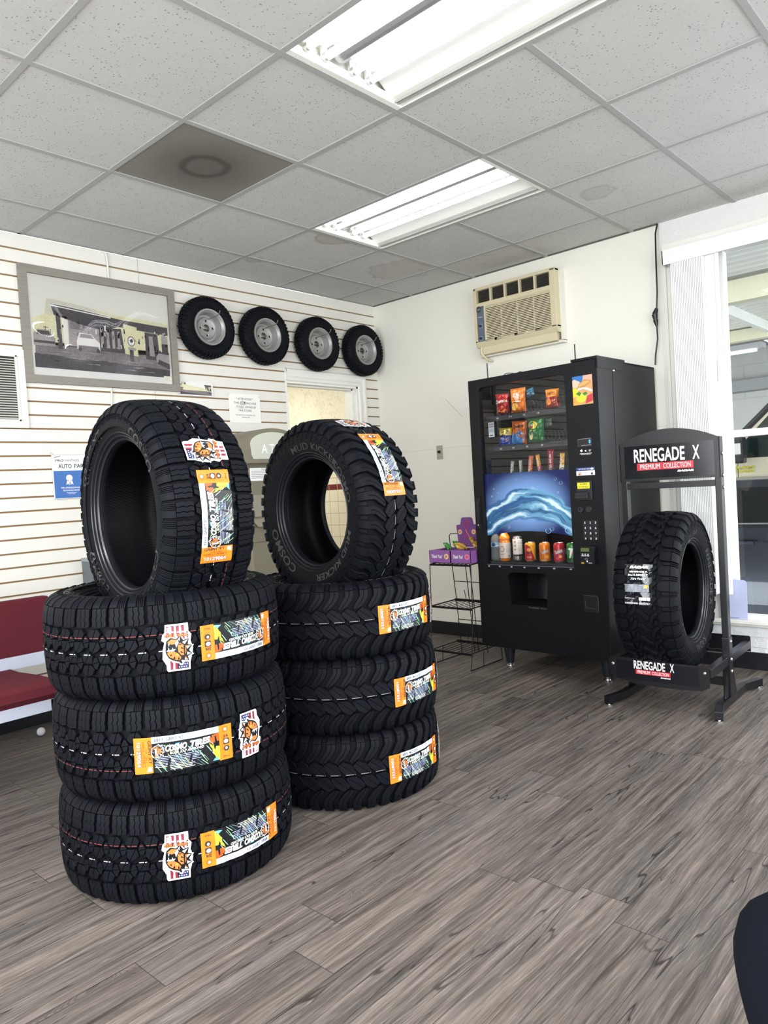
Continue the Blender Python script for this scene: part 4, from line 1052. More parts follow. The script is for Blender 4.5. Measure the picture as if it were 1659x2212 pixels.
mb = MB(pm('#0c0d11', .4)); mb.box(.740, -.003, .420, .834, 0, .518, b=.002); mb.tube([(.745, -.004, .515), (.825, -.004, .514), (.832, -.004, .505), (.832, -.004, .43)], .0012, 6, pm('#4a4e57', .3)); mb.tube([(.752, -.005, .49), (.754, -.005, .445), (.815, -.005, .442)], .0012, 6, pm('#4a4e57', .3)); mb.build('coin_return', vend)
hd = MB(pm('#101217', .4)); hd.box(.018, -.006, .902, .048, 0, 1.095, b=.006).box(.023, -.016, .93, .043, -.004, 1.07, b=.006); hd = hd.build('door_handle', vend); MB(CHROME).cyl((.033, -.016, .925), (.033, -.012, .925), .006, n=12).build('lock', hd)
a = Art(); a.rect(.126, 1.475, .170, 1.566, pm('#a9adb4', .5), 1).rect(.130, 1.545, .166, 1.560, pm('#6f747c', .5), 2).rect(.130, 1.536, .166, 1.541, K, 2).rect(.132, 1.505, .164, 1.53, pm('#8d9299', .5), 2).rect(.132, 1.482, .158, 1.488, K, 2)
mb = MB(); a.lay(mb, lambda x, y, h: (x, .0215-h, y)); mb.build('window_sticker', vend)
a = Art(); a.text('THANK YOU', .43, .418, .13, .008, pm('#70747c', .4), 1)
mb = MB(); a.lay(mb, lambda x, y, h: (x, -.001-h, y)); mb.build('chute_lettering', vend)
MB(pm('#fff6e6', .5, emit=16)).box(U0+.03, .045, ZB+.004, U1-.03, .055, ZB+.018).build('interior_glow_strip', vend)
MB(pm('#fff6e6', .5, emit=16)).box(U0+.03, .028, .892, U1-.03, .036, .902).build('interior_glow_strip', vend)  # added glowing strip behind the graphic, only there to brighten the drinks

# ---- snacks and drinks inside (each its own thing)
def bag(name, label, cat, u, z, w, h, d, cf, art=None, yv=.15, tilt=0, yaw=0, group=None, th=.045):
    p = vp(u, z, yv); p.z = z if isinstance(z, float) and z > 5 else p.z
    t = thing(name, label, cat, VM @ Vector((p.x, yv, p.z)), va-PI/2+yaw, group); t.rotation_euler = (0, tilt, va-PI/2+yaw)
    n = 14; rs = random.Random(sum(map(ord, label)))
    ph = [rs.uniform(0, 6) for _ in range(6)]
    def dep(x, y):
        a_, b_ = min(1, abs(2*x/w)), min(1, abs(2*(y-h/2)/h))
        s_ = th/2*math.sqrt(max(0, 1-a_**2.4))*math.sqrt(max(0, 1-b_**5))
        return s_*(1+.16*math.sin(x/w*17+ph[0]+y/h*5)+.14*math.sin(y/h*19+ph[1]-x/w*7))
    def wid(y): return 1-.10*math.sin(PI*y/h)+.015*math.sin(y/h*23+ph[2])
    mb = MB()
    for sgn in (-1, 1):
        vs = []; 
        for j in range(n+1):
            for i in range(n+1):
                x, y = (i/n-.5)*w, j/n*h; vs.append((x*wid(y), sgn*dep(x, y), y))
        for j in range(n):
            for i in range(n):
                f = (j*(n+1)+i, j*(n+1)+i+1, (j+1)*(n+1)+i+1, (j+1)*(n+1)+i)
                mb.add([vs[k] for k in f], [(0, 1, 2, 3)], cf((i+.5)/n, (j+.5)/n), False)
    mb.build('wrapper', t)
    if art:
        mb = MB(); art.lay(mb, lambda x, y, hh: (x*wid(y), -dep(x, y)-.0015-hh, y), dl=.0003, dx=.012); mb.build('lettering', t)
    return t
def foil(h): return pm(h, .28, .15)
RED, ORG, YEL, BLU, GRN, TEAL, WHT, PNK = foil('#a01820'), foil('#e0812a'), foil('#f0d530'), foil('#1f3fa6'), foil('#1d7a3c'), foil('#1f6f96'), foil('#e6e6e6'), foil('#d04a78')
W2 = pm('#f4f4f2', .4)
zb = 1.605
a = Art(); a.text('Doritos', -.005, .082, .085, .022, W2, 2, rot=4, bold=.01, ital=.2).poly([(-.03, .02), (.01, .05), (.03, .025), (0, .01)], foil('#d98232'), 1)
bag('snack_bag', 'dark red bag of tortilla chips, leftmost on the top shelf of the vending machine', 'snack bag', .258, 1.604, .090, .130, 0, lambda x, y: RED if y > .12 else foil('#7a1219'), a, yaw=.35)
a = Art(); a.text('SUN', 0, .105, .052, .026, W2, 2, bold=.03).text('CHIPS', 0, .086, .04, .012, W2, 2, bold=.01).ell(-.018, .035, .026, .022, foil('#e8b64c'), 1).rect(-.02, .062, .035, .068, W2, 1)
bag('snack_bag', 'orange chip bag with white lettering standing on the top shelf of the vending machine', 'snack bag', .372, 1.604, .112, .150, 0, lambda x, y: foil('#d9762a') if (x*2+y) % .5 > .12 else foil('#c9641f'), a)
bag('snack_bag', 'teal blue bag half hidden behind the orange chip bag on the top shelf', 'snack bag', .462, 1.690, .060, .050, 0, lambda x, y: TEAL, Art().text('SALT', -.012, .02, .03, .011, W2, 2, bold=.02), yv=.24, tilt=-.2, th=.02)
a = Art(); a.text('FRITOS', 0, .085, .052, .018, pm('#7a3a14', .4), 2, bold=.03).ell(-.02, .035, .02, .02, foil('#e7872f'), 1).poly([(.01, .02), (.035, .03), (.03, .05), (.01, .04)], foil('#e3a08b'), 1)
bag('snack_bag', 'orange and dark red snack bag at the right end of the top shelf', 'snack bag', .605, 1.604, .088, .112, 0, lambda x, y: foil('#e78a26') if y > .60 else RED, a, yaw=.15)
a = Art(); a.text('ROLD', .005, .082, .048, .016, BLK, 3, bold=.03).ell(.008, .08, .034, .018, YEL, 2).ell(.008, .08, .036, .020, BLU, 1).text('GOLD', -.012, .045, .028, .009, W2, 2, bold=.02).poly([(.012, .02), (.035, .028), (.03, .05), (.015, .04)], foil('#d9b47a'), 1)
bag('snack_bag', 'yellow and blue pretzel bag, leftmost on the second shelf', 'snack bag', .262, 1.412, .100, .112, 0, lambda x, y: YEL if y > .58 else BLU, a, tilt=.05)
a = Art(); a.text('Cheetos', .0, .112, .074, .022, BLK, 2, rot=8, bold=.03, ital=.2).ell(-.02, .035, .030, .034, foil('#2f86d0'), 1).ell(.028, .045, .018, .028, foil('#2f86d0'), 1).ell(.012, .075, .014, .014, foil('#3d78c9'), 1)
bag('snack_bag', 'orange and blue cheese snack bag in the middle of the second shelf', 'snack bag', .362, 1.412, .108, .146, 0, lambda x, y: foil('#d8702a') if y > .30 or x > .8 else foil('#2f7fcb'), a, tilt=.06, yaw=.1)
a = Art(); a.ell(-.012, .108, .036, .024, YEL, 1).poly([(-.045, .100), (.022, .108), (.020, .092), (-.043, .088)], foil('#c32b2b'), 2).text('Lay\'s', -.012, .107, .044, .018, W2, 3, bold=.02, ital=.2).ell(-.030, .050, .016, .032, foil('#e8dca0'), 1)
bag('snack_bag', 'green potato chip bag with a yellow and red badge on the second shelf', 'snack bag', .487, 1.412, .118, .150, 0, lambda x, y: GRN if y > .16 else foil('#15612e'), a)
bag('snack_bag', 'grey green bag corner tucked behind the green potato chip bag', 'snack bag', .572, 1.500, .050, .050, 0, lambda x, y: foil('#6f8a76'), None, yv=.24, th=.02)
# bars on the third shelf
def bar(label, u, zt, w, c1, c2, tx, tilt=0, zb_=1.222):
    a = Art(); L = (zt-zb_); 
    if tx: a.text(tx, 0, L*.48, L*.66, w*.42, W2 if c1 is not WHT else K, 2, rot=90, bold=.01)
    bag('snack_bar', label, 'snack bar', u, zb_, w, L, 0, lambda x, y: c1 if y > .42 else c2, a, yv=.13, tilt=tilt, group='wrapped bars on the third shelf', th=.016)
SIL = pm('#aeb0a8', .3, .6)
bar('silver wrapped bar, leftmost on the third shelf', .296, 1.318, .026, SIL, SIL, 'KIND', .12)
bar('second silver wrapped bar on the third shelf', .366, 1.320, .026, SIL, pm('#8c8f86', .3, .6), 'KIND', -.02)
bar('orange bar packet leaning right on the third shelf', .425, 1.342, .034, foil('#d87050'), ORG, 'CRACKERS', .14)
bar('pink and yellow bar packet leaning left on the third shelf', .500, 1.345, .030, foil('#e8a040'), PNK, 'Nuts', -.14)
bar('tall dark red bar packet with white lettering on the third shelf', .570, 1.368, .044, foil('#961c2c'), foil('#7a1622'), 'Nut deLite', .04)
bar('tan and yellow bar packet at the right end of the third shelf', .640, 1.342, .036, foil('#d9a13c'), foil('#e8dfb8'), 'MOON', .10)

def can(name, label, cat, u, r, h, prof, mats, artf, yv=.075, group=None, cap=None):
    p = vp(u, .70, yv); t = thing(name, label, cat, VM @ Vector((p.x, yv, Z4_)), va-PI/2, group)
    MB().lathe(prof, 28, mats=mats, sharp=50).build('body', t)
    if artf:
        a, rr = artf; mb = MB(); ang = math.atan2(-3.8, 2.3)+.0
        def fn(x, y, hh, rr=rr, ang=ang): th = ang+x/rr; R_ = rr+.0006+hh; return (R_*math.cos(th), R_*math.sin(th), y)
        a.lay(mb, fn, dl=.0003, dx=.006); mb.build('label', t)
    if cap: cap(t)
    return t
AL = pm('#c6c8ca', .25, .9)
def can12(label, u, col, a):
    pr = [(0, .003), (.020, .003), (.024, 0), (.027, .002), (.0325, .012), (.033, .016), (.033, .106), (.0325, .110), (.0265, .120), (.0275, .122), (.0255, .122), (.0245, .118), (0, .118)]
    m = [AL, AL, AL, AL, col, col, col, col, AL, AL, AL, AL]
    def cap(t): MB(AL).box(-.006, -.012, .1185, .006, .006, .120, b=.001).build('pull_tab', t)
    return can('soda_can', label, 'soda can', u, .033, .122, pr, m, (a, .033), cap=cap, group='soda cans on the bottom shelf')
# water bottle
g_ = bpy.data.materials.new('clear_plastic'); g_.use_nodes = True; b_ = g_.node_tree.nodes['Principled BSDF']; b_.inputs['Transmission Weight'].default_value = .85; b_.inputs['Roughness'].default_value = .08; b_.inputs['IOR'].default_value = 1.2; b_.inputs['Base Color'].default_value = (.88, .93, .97, 1)
CLR = g_
OJ = pm('#e0801c', .2, coat=.5)
pr = [(0, .004), (.026, .004), (.031, .012), (.031, .040), (.029, .045), (.031, .050), (.029, .060), (.031, .066), (.029, .076), (.0315, .084), (.0315, .122), (.030, .130), (.031, .140), (.024, .160), (.013, .172), (.0125, .178)]
a = Art(); a.rect(-.035, .090, .035, .120, pm('#8fb4cf', .4), 1).ell(-.012, .106, .012, .012, pm('#1f3f74', .4), 2).rect(.004, .098, .03, .103, W2, 2)
def wcap(t): MB(pm('#e8edf0', .4)).cyl((0, 0, .178), (0, 0, .190), .0145, n=20).build('cap', t)
can('water_bottle', 'clear plastic water bottle at the left end of the drinks shelf', 'bottle', .148, .031, .19, pr, [CLR]*15, (a, .0315), cap=wcap)
pr = [(0, .003), (.030, .003), (.0345, .012), (.0345, .125), (.030, .133), (.034, .142), (.033, .152), (.024, .170), (.017, .178), (.017, .182)]
a = Art(); a.rect(-.05, .022, .05, .118, pm('#e3dcd8', .45), 1).ell(-.018, .080, .016, .020, pm('#b98d80', .5), 2).ell(-.018, .080, .011, .014, pm('#e3dcd8', .5), 3)
for k in range(5): a.rect(.006, .105-.010*k, .036, .107-.010*k, pm('#9a9088', .5), 2)
a.rect(.022, .03, .03, .038, K, 2).rect(-.04, .045, -.005, .049, pm('#b58a7c', .5), 2)
can('juice_bottle', 'orange sports drink bottle with a white label beside the water bottle', 'bottle', .217, .0345, .19, pr, [OJ]*9, (a, .0345), cap=lambda t: MB(pm('#e2702a', .4)).cyl((0, 0, .180), (0, 0, .195), .0195, .019, 24).build('cap', t))
pr = [(0, .003), (.022, .003), (.028, .008), (.029, .016), (.029, .145), (.024, .155), (.025, .158), (.022, .158), (.022, .154), (0, .154)]
a = Art(); a.rect(-.05, .048, .05, .142, pm('#e2e4e4', .4), 1)
for k in range(3): a.poly([(-.022, .128-.024*k), (-.010, .131-.024*k), (-.008, .122-.024*k), (-.020, .120-.024*k)], pm('#cf8a3a', .5), 2)
for k in range(7): a.rect(.004, .132-.010*k, .022, .134-.010*k, pm('#8e9296', .5), 2)
a.rect(-.03, .036, .03, .046, pm('#2a2c30', .4), 1)
can('energy_drink_can', 'tall slim white and silver drink can on the drinks shelf', 'can', .310, .029, .158, pr, [AL]*9, (a, .029))
a = Art(); a.poly([(-.05, .014), (.012, .014), (-.012, .108), (-.05, .108)], pm('#c1272f', .3), 1).poly([(.012, .014), (.032, .014), (.032, .050), (.005, .108), (-.012, .108)], pm('#e9b233', .3), 1).poly([(-.05, .014), (.028, .014), (.012, .060), (.0, .100), (-.05, .108)], pm('#b8222c', .3), 2)
a.ell(-.008, .078, .014, .010, pm('#e8a23a', .4), 3).text('MALTA', -.008, .060, .036, .012, pm('#43101a', .4), 4, bold=.03).rect(-.022, .034, .008, .037, pm('#e8b9a8', .4), 3).rect(-.022, .028, .008, .031, pm('#e8b9a8', .4), 3)
can12('red and yellow malt drink can, first of the short cans on the drinks shelf', .400, pm('#e0a92e', .3, .2), a)
a = Art(); a.text('Sunkist', .0, .070, .046, .024, pm('#1b2d7a', .3), 4, rot=16, bold=.05).text('Sunkist', .0, .070, .044, .022, W2, 5, rot=16, bold=.01).ell(.012, .036, .012, .010, pm('#f2b43a', .4), 3).rect(-.02, .016, .016, .019, pm('#f6d9a0', .4), 3)
can12('orange soda can with blue outlined white script lettering on the drinks shelf', .500, pm('#dd7d25', .3, .2), a)
a = Art(); a.text('Sunkist', -.004, .072, .046, .024, pm('#1b2d7a', .3), 4, rot=16, bold=.05).text('Sunkist', -.004, .072, .044, .022, W2, 5, rot=16, bold=.01).ell(.006, .040, .010, .009, pm('#f0a25a', .4), 3).ell(-.012, .03, .009, .008, pm('#d9455c', .4), 3).rect(.014, .02, .028, .095, pm('#8f2a38', .4), 2)
can12('red fruit soda can with script lettering, right of the orange one', .597, pm('#b82e3c', .3, .2), a)
a = Art(); a.poly([(-.022, .095), (.004, .090), (-.010, .040), (-.020, .030), (-.014, .080), (-.024, .082)], W2, 3).ell(.008, .064, .010, .012, pm('#c6322e', .4), 4).rect(-.03, .016, .03, .034, pm('#0f3d22', .4), 2)
can12('green lemon lime soda can at the right end of the drinks shelf', .683, pm('#2c7d36', .3, .2), a)

# ================================================================== TYRES
def half_profile(R, half, rb, d=.012):
    k = half/.1535
    P = [(R-d, 0), (R-d-.0008, .04*k), (R-d-.0035, .085*k), (R-d-.0085, .115*k), (R-d-.019, .137*k), (R-d-.036, .149*k), (R-d-.056, .1535*k), (R-.092, .1535*k),
         (rb+.050, .1480*k), (rb+.030, .1400*k), (rb+.018, .131*k), (rb+.009, .1225*k), (rb+.002, .114*k), (rb, .104*k)]
    P = np.array(P); out = []
    for i in range(len(P)-1):
        p0 = P[max(i-1, 0)] if i > 0 else P[0]*[1, -1]+[0, 0]; p0 = P[i-1] if i > 0 else np.array([P[1][0], -P[1][1]])
        p1, p2 = P[i], P[i+1]; p3 = P[min(i+2, len(P)-1)]
        for t in np.linspace(0, 1, 7)[:-1]:
            out.append(.5*((2*p1)+(-p0+p2)*t+(2*p0-5*p1+4*p2-p3)*t**2+(-p0+3*p1-3*p2+p3)*t**3))
    out.append(P[-1]); Q = np.array(out)
    s = np.concatenate([[0], np.cumsum(np.linalg.norm(np.diff(Q, axis=0), axis=1))])
    tg = np.gradient(Q, axis=0); tg /= np.linalg.norm(tg, axis=1)[:, None]
    nr = np.stack([tg[:, 1], -tg[:, 0]], 1)     # outward normal (r, z)
    nr[0] = (1, 0)
    return s, Q, nr

class Tire:
    def __init__(s, R, half, rb, d=.012):
        s.R, s.half, s.rb, s.d = R, half-.0015, rb, d
        s.s, s.Q, s.nr = half_profile(R, half-.0015, rb, d)
    def at(s, sc_, t, h):
        """sc_ along the circumference (m), t across (m, arc length), h above the tread base -> xyz, axis = Z"""
        sc_ = np.asarray(sc_, float); t = np.asarray(t, float); h = np.asarray(h, float)
        a = np.abs(t); sg = np.where(t < 0, -1., 1.)
        r = np.interp(a, s.s, s.Q[:, 0]); z = np.interp(a, s.s, s.Q[:, 1]); nr_ = np.interp(a, s.s, s.nr[:, 0]); nz = np.interp(a, s.s, s.nr[:, 1])
        th = sc_/s.R; rr = r+nr_*h; zz = (z+nz*h)*sg
        return np.stack([rr*np.cos(th), rr*np.sin(th), zz], -1)
    def hh(s, t):
        a = np.abs(t)/ (s.half/.1535); k = np.clip((a-.122)/.04, 0, 1); return s.d*(1-.45*k*k*(3-2*k))

def inset(P, e):
    P = np.array(P); c = P.mean(0); d = P-c; L = np.linalg.norm(d, axis=1)[:, None]; return c+d*(1-e/np.maximum(L, 1e-4))
def clip_half(P, n, c):
    out = []
    for i in range(len(P)):
        a, b = np.array(P[i-1]), np.array(P[i]); fa, fb = a@n-c, b@n-c
        if (fa >= 0) != (fb >= 0): out.append(a+(b-a)*fa/(fa-fb))
        if fb >= 0: out.append(b)
    return out
def split(P, p, ang, gap=.0013):
    """cut a polygon by a sipe through p at an angle"""
    n = np.array([-math.sin(math.radians(ang)), math.cos(math.radians(ang))]); c = np.dot(p, n)
    A = clip_half(P, n, c+gap/2); B = clip_half(P, -n, -c+gap/2)
    return [q for q in (A, B) if len(q) > 2]

def tread_mesh(T, polys, ladders, pitch, N, seed, paint=()):
    """replicates one pitch of tread blocks N times round the tire"""
    mv, mf, mm = [], [], []
    r_ = random.Random(seed)
    base = [0]
    def emit(S, Tt, Hh, faces, mat):
        mv.append((np.array(S), np.array(Tt), np.array(Hh))); 
        for f in faces: mf.append([i+base[0] for i in f]); mm.append(mat)
        base[0] += len(S)
    for P in polys:
        P = np.array(P); n = len(P); top = inset(P, .0014); bot = inset(P, -.0008)
        S = np.concatenate([bot[:, 0], P[:, 0], top[:, 0]]); Tt = np.concatenate([bot[:, 1], P[:, 1], top[:, 1]])
        hh = T.hh(P[:, 1]); Hh = np.concatenate([-.001+0*hh, hh-.0013, hh])
        F = [(i, (i+1) % n, n+(i+1) % n, n+i) for i in range(n)]+[(n+i, n+(i+1) % n, 2*n+(i+1) % n, 2*n+i) for i in range(n)]
        F.append(list(range(2*n, 3*n)))
        emit(S, Tt, Hh, F, 0)
    for L, Rr, k in ladders:
        L = np.array(L); Rr = np.array(Rr); n = len(L)
        e = np.sign(Rr[:, 0]-L[:, 0])*.0011
        hl = T.hh(L[:, 1])*k; hr = T.hh(Rr[:, 1])*k
        S = np.concatenate([L[:, 0], L[:, 0], L[:, 0]+e, Rr[:, 0]-e, Rr[:, 0], Rr[:, 0]]); Tt = np.concatenate([L[:, 1]]*3+[Rr[:, 1]]*3)
        Hh = np.concatenate([hl*0-.001, hl-.0012, hl, hr, hr-.0012, hr*0-.001]); F = []
        for c in range(5):
            for i in range(n-1): F.append((c*n+i, (c+1)*n+i, (c+1)*n+i+1, c*n+i+1))
        for i in (0, n-1): F.append([c*n+i for c in range(6)])
        emit(S, Tt, Hh, F, 0)
    # painted guide lines: dashes where a block is under the line
    def inside(P, x, y):
        c = False; j = len(P)-1
        for i in range(len(P)):
            if (P[i][1] > y) != (P[j][1] > y) and x < (P[j][0]-P[i][0])*(y-P[i][1])/(P[j][1]-P[i][1])+P[i][0]: c = not c
            j = i
        return c
    for t0, wd_, mi in paint:
        for k in range(48):
            sx = pitch*k/48
            if any(inside(inset(P, .0018), sx+o*pitch, t0) for P in polys for o in (-1, 0, 1)):
                w_ = pitch/48*.55
                emit([sx-w_, sx+w_, sx+w_, sx-w_], [t0-wd_, t0-wd_, t0+wd_, t0+wd_], [T.d+.0005]*4, [(0, 1, 2, 3)], mi)
    S = np.concatenate([a[0] for a in mv]); Tt = np.concatenate([a[1] for a in mv]); Hh = np.concatenate([a[2] for a in mv]); nb = len(S)
    V = np.concatenate([T.at(S+pitch*k, Tt, Hh) for k in range(N)]); F = []
    for k in range(N): F += [[i+nb*k for i in f] for f in mf]
    M = mm*N
    # vent spews: small rubber hairs
    hv, hf = [], []; o = len(V)
    for k in range(150):
        ss = r_.uniform(0, 2*PI*T.R); tt = r_.choice([-1, 1])*r_.choice([r_.uniform(.10, .150), r_.uniform(.0, .1), r_.uniform(.125, .150)]); ln = r_.uniform(.004, .010)
        h0 = T.hh(tt)*.9; a = T.at([ss, ss+.0007, ss+.00035], [tt, tt, tt+.0007], [h0]*3); b = T.at([ss+r_.uniform(-.002, .002)], [tt+r_.uniform(-.002, .002)], [h0+ln])
        hv.append(np.concatenate([a, b])); q = o+4*k; hf += [(q, q+1, q+3), (q+1, q+2, q+3), (q+2, q, q+3)]
    V = np.concatenate([V]+hv); F += hf; M += [0]*len(hf)
    return V, F, M
def mesh_from(V, F, M, mats, name):
    me = bpy.data.meshes.new(name); me.from_pydata([tuple(v) for v in V], [], F)
    for m in mats: me.materials.append(m)
    me.polygons.foreach_set('material_index', M); me.update(); return me

mat_bead = pm('#232429', .32)
def casing(T, parent):
    tm = T.s[-1]
    ring = [(r, z) for r, z in T.Q[::2]]
    full = [(r, -z) for r, z in ring[::-1]]+ring[1:]
    side = T.Q[::2]; sq = T.s[::2]; kk = int(np.argmax(sq > .166*T.half/.1535))
    mb = MB(RUBS); mb.lathe([tuple(q) for q in side[kk:]], 96, sharp=80).lathe([(q[0], -q[1]) for q in side[kk:][::-1]], 96, sharp=80)
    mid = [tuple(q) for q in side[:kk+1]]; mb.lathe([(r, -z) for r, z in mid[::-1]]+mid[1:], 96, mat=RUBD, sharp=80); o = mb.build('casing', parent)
    k = T.half/.1535; rb = T.rb
    inn = [(rb, .104*k), (rb+.001, .096*k), (rb+.014, .098*k), (rb+.03, .118*k), (T.R-.085, .138*k), (T.R-.05, .128*k), (T.R-.034, .10*k), (T.R-.029, .05*k), (T.R-.028, 0)]
    inn = inn+[(r, -z) for r, z in inn[::-1][1:]]
    MB(RUBI).lathe(inn, 96, sharp=80).build('inner_liner', parent)
    # moulded rings on bead and sidewall
    mb = MB(mat_bead)
    for sg in (-1, 1):
        for (rr, zz, w) in ((rb+.0085, .1225*k, .0042), (rb+.019, .1325*k, .0026), (rb+.030, .1405*k, .0020)):
            mb.lathe([(rr-w, (zz-.001)*sg), (rr, (zz+w)*sg), (rr+w, (zz+.001)*sg)], 96)
    mb.build('bead_ring', parent)
    return o
def side_text(T, a_, txt, a0, span, r, h, sg=1):
    """raised lettering on the sidewall, centred at angle a0 (radians)"""
    V, Fs = text_geo(txt, .02, 0)
    rs = T.s; a_.append((V, Fs, a0, span, r, h, sg))
def sidewall_letters(T, items, parent):
    # t as function of radius on the sidewall
    i0 = int(np.argmax(T.Q[:, 1] > T.half*.99)); rr = T.Q[i0:, 0][::-1]; tt = T.s[i0:][::-1]
    for txt, a0, span, r, h in items:
        V, Fs = text_geo(txt, .015, 0)
        for sg in (1, -1):
            mb = MB(pm('#0b0c0e', .35))
            # seen from +Z text must run clockwise
            th = a0-(V[:, 0]-.5)*span*sg; rad = r+(V[:, 1]-.5)*h
            t_ = np.interp(rad, rr, tt)*sg
            P = T.at(th*T.R, t_, .0016); Pb = T.at(th*T.R, t_, -.0005)
            n = len(P); mb.add(list(P), Fs)
            ed = {}
            for f in Fs:
                for i in range(len(f)):
                    e = (f[i], f[(i+1) % len(f)]); ed[e] = 1
            bd = [e for e in ed if (e[1], e[0]) not in ed]
            mb.add(list(P)+list(Pb), [(a, b, b+n, a+n) for a, b in bd])
            mb.build('sidewall_lettering', parent)
def shoulder_marks(T, parent, N, kind):
    """small moulded notches between tread and sidewall"""
    mb = MB(RUBS); k = T.half/.1535; p = 2*PI*T.R/N
    r_ = random.Random(3)
    for sg in (-1, 1):
        for i in range(N):
            s0 = p*i
            if kind == 'claw': polys = [[(.1, .168), (.30, .169), (.36, .186), (.22, .205), (.16, .186)], [(.5, .168), (.86, .168), (.78, .181), (.62, .178)], [(.60, .186), (.78, .184), (.70, .198)]]
            elif kind == 'bars': polys = [[(.08, .168), (.20, .168), (.24, .180), (.14, .181)], [(.32, .168), (.42, .168), (.44, .177), (.36, .178)], [(.55, .168), (.68, .168), (.68, .179), (.60, .180)], [(.80, .168), (.92, .168), (.90, .175), (.82, .175)]]
            else: polys = [[(.05, .168), (.55, .168), (.45, .186), (.12, .190)], [(.62, .170), (.95, .170), (.85, .196), (.70, .190)]]
            for P in polys:
                P = np.array(P)*[p, k]; P[:, 0] += s0; n = len(P); Q = inset(P, .0010)
                A = T.at(P[:, 0], P[:, 1]*sg, -.0005); B = T.at(Q[:, 0], Q[:, 1]*sg, .0026)
                mb.add(list(A)+list(B), [(j, (j+1) % n, n+(j+1) % n, n+j) for j in range(n)]+[list(range(n, 2*n))])
        mb.lathe([(v[0], v[1]*sg) for v in [tuple(np.array([np.interp(t_, T.s, T.Q[:, 0]), np.interp(t_, T.s, T.Q[:, 1])])+np.array([np.interp(t_, T.s, T.nr[:, 0]), np.interp(t_, T.s, T.nr[:, 1])])*h_) for t_, h_ in ((.1635*k, -.001), (.1642*k, .0028), (.1658*k, .0028), (.1665*k, -.001))]], 96)
    return mb.build('shoulder_marking', parent)

WPAINT = pm('#c9c8c2', .7); RPAINT = pm('#8e3a38', .7); GPAINT = pm('#8f9292', .7)
def rot_pt(P, sh, p): return [(sh*p-x, -y) for x, y in P]

def pattern_gripit(T, N=42):
    p = 2*PI*T.R/N; k = T.half/.1535; polys, lad = [], []
    half = [[(.10, 50), (.28, 67), (.70, 68), (.88, 55), (.74, 38), (.30, 37)], [(.80, 32), (.93, 49), (1.06, 48), (1.20, 32), (1.09, 16), (.90, 14)], [(.20, 31), (.72, 32), (.83, 14), (.66, 3), (.36, -3), (.17, 12)]]
    sip = [((.50, 52), 72), ((1.0, 30), 12), ((.50, 16), 60)]
    for P, (sp, ang) in zip(half, sip):
        for fl in (0, 1):
            Q = [(x*p, y*.001*k) for x, y in P]; s_ = (sp[0]*p, sp[1]*.001*k)
            if fl: Q = rot_pt(Q, 1.5, p); s_ = (1.5*p-s_[0], -s_[1])
            for q in split(Q, s_, ang): polys.append(q)
    for fl in (0, 1):
        ts = np.array([.0760, .086, .096, .106, .116, .124])*k
        zz = [0, .0022, -.0016, .0022, -.0010, 0]
        b = []
        for j in range(4):
            s0 = (.08+.84*j/3)*p
            b.append([(s0+(zz[i] if 0 < j < 3 else zz[i]*.5), ts[i]+(0.0025 if (j in (1, 2) and i == 0) else 0)*(-1)) for i in range(6)])
        for j in range(3):
            L = [(x+.0007, y) for x, y in b[j]]; Rr = [(x-.0007, y) for x, y in b[j+1]]
            if fl: L, Rr = rot_pt(L, 1.2, p), rot_pt(Rr, 1.2, p)
            lad.append((L, Rr, 1.0))
        t2 = np.array([.1255, .134, .142, .150, .158, .1635])*k
        for (a, b2, kk) in ((.06, .50, 1.05), (.52, .60, .8), (.62, .70, .8), (.72, .80, .8), (.82, .92, .8)):
            L = [(a*p, t) for t in t2]; Rr = [(b2*p, t) for t in t2]
            if fl: L, Rr = rot_pt(L, 1.2, p), rot_pt(Rr, 1.2, p)
            lad.append((L, Rr, kk))
    return tread_mesh(T, polys, lad, p, N, 4, [(.006, .0012, 1), (-.042, .0009, 2)])

def pattern_mud(T, N=42):
    p = 2*PI*T.R/N; k = T.half/.1535; polys, lad = [], []
    Cb = [(.10, 49), (.36, 60), (.62, 53), (.88, 45), (1.04, 31), (1.24, 11), (1.13, 3), (.54, 3), (.30, 14), (-.04, 38)]
    for fl in (0, 1):
        Q = [(x*p, y*.001*k) for x, y in Cb]; sp = (.62*p, .028*k); ang = -50
        if fl: Q = rot_pt(Q, 1.72, p); sp = (1.72*p-sp[0], -sp[1])
        for q in split(Q, sp, -38, .0009): polys.append(q)
        # shoulder lug, bent
        ts = np.array([.055, .062, .074, .088, .104, .112, .124])*k
        Lx = [-.14, -.24, -.10, .06, .28, .30, .30]; Rx = [.08, .26, .50, .70, .86, .88, .88]; Mx = [-.03, .02, .20, .38, .56, .59, .59]
        L = [(x*p, t) for x, t in zip(Lx, ts)]; Rr = [(x*p, t) for x, t in zip(Rx, ts)]
        z = [0, .0006, -.0006, .001, -.0008, .0006, 0]
        Ml = [(x*p-.00045+d, t) for x, t, d in zip(Mx, ts, z)]; Mr = [(x*p+.00045+d, t) for x, t, d in zip(Mx, ts, z)]
        t2 = np.array([.125, .134, .142, .150, .158, .164])*k
        L2 = [(.30*p, t) for t in t2]; R2 = [(.88*p, t) for t in t2]
        L3 = [(-.06*p, t) for t in t2[1:]]; R3 = [(.22*p, t) for t in t2[1:]]
        for a, b, kk in ((L, Ml, 1.0), (Mr, Rr, 1.0), (L2, R2, 1.25), (L3, R3, .30)):
            if fl: a, b = rot_pt(a, 1.72, p), rot_pt(b, 1.72, p)
            lad.append((a, b, kk))
    return tread_mesh(T, polys, lad, p, N, 9, [(.0060, .0010, 3)])

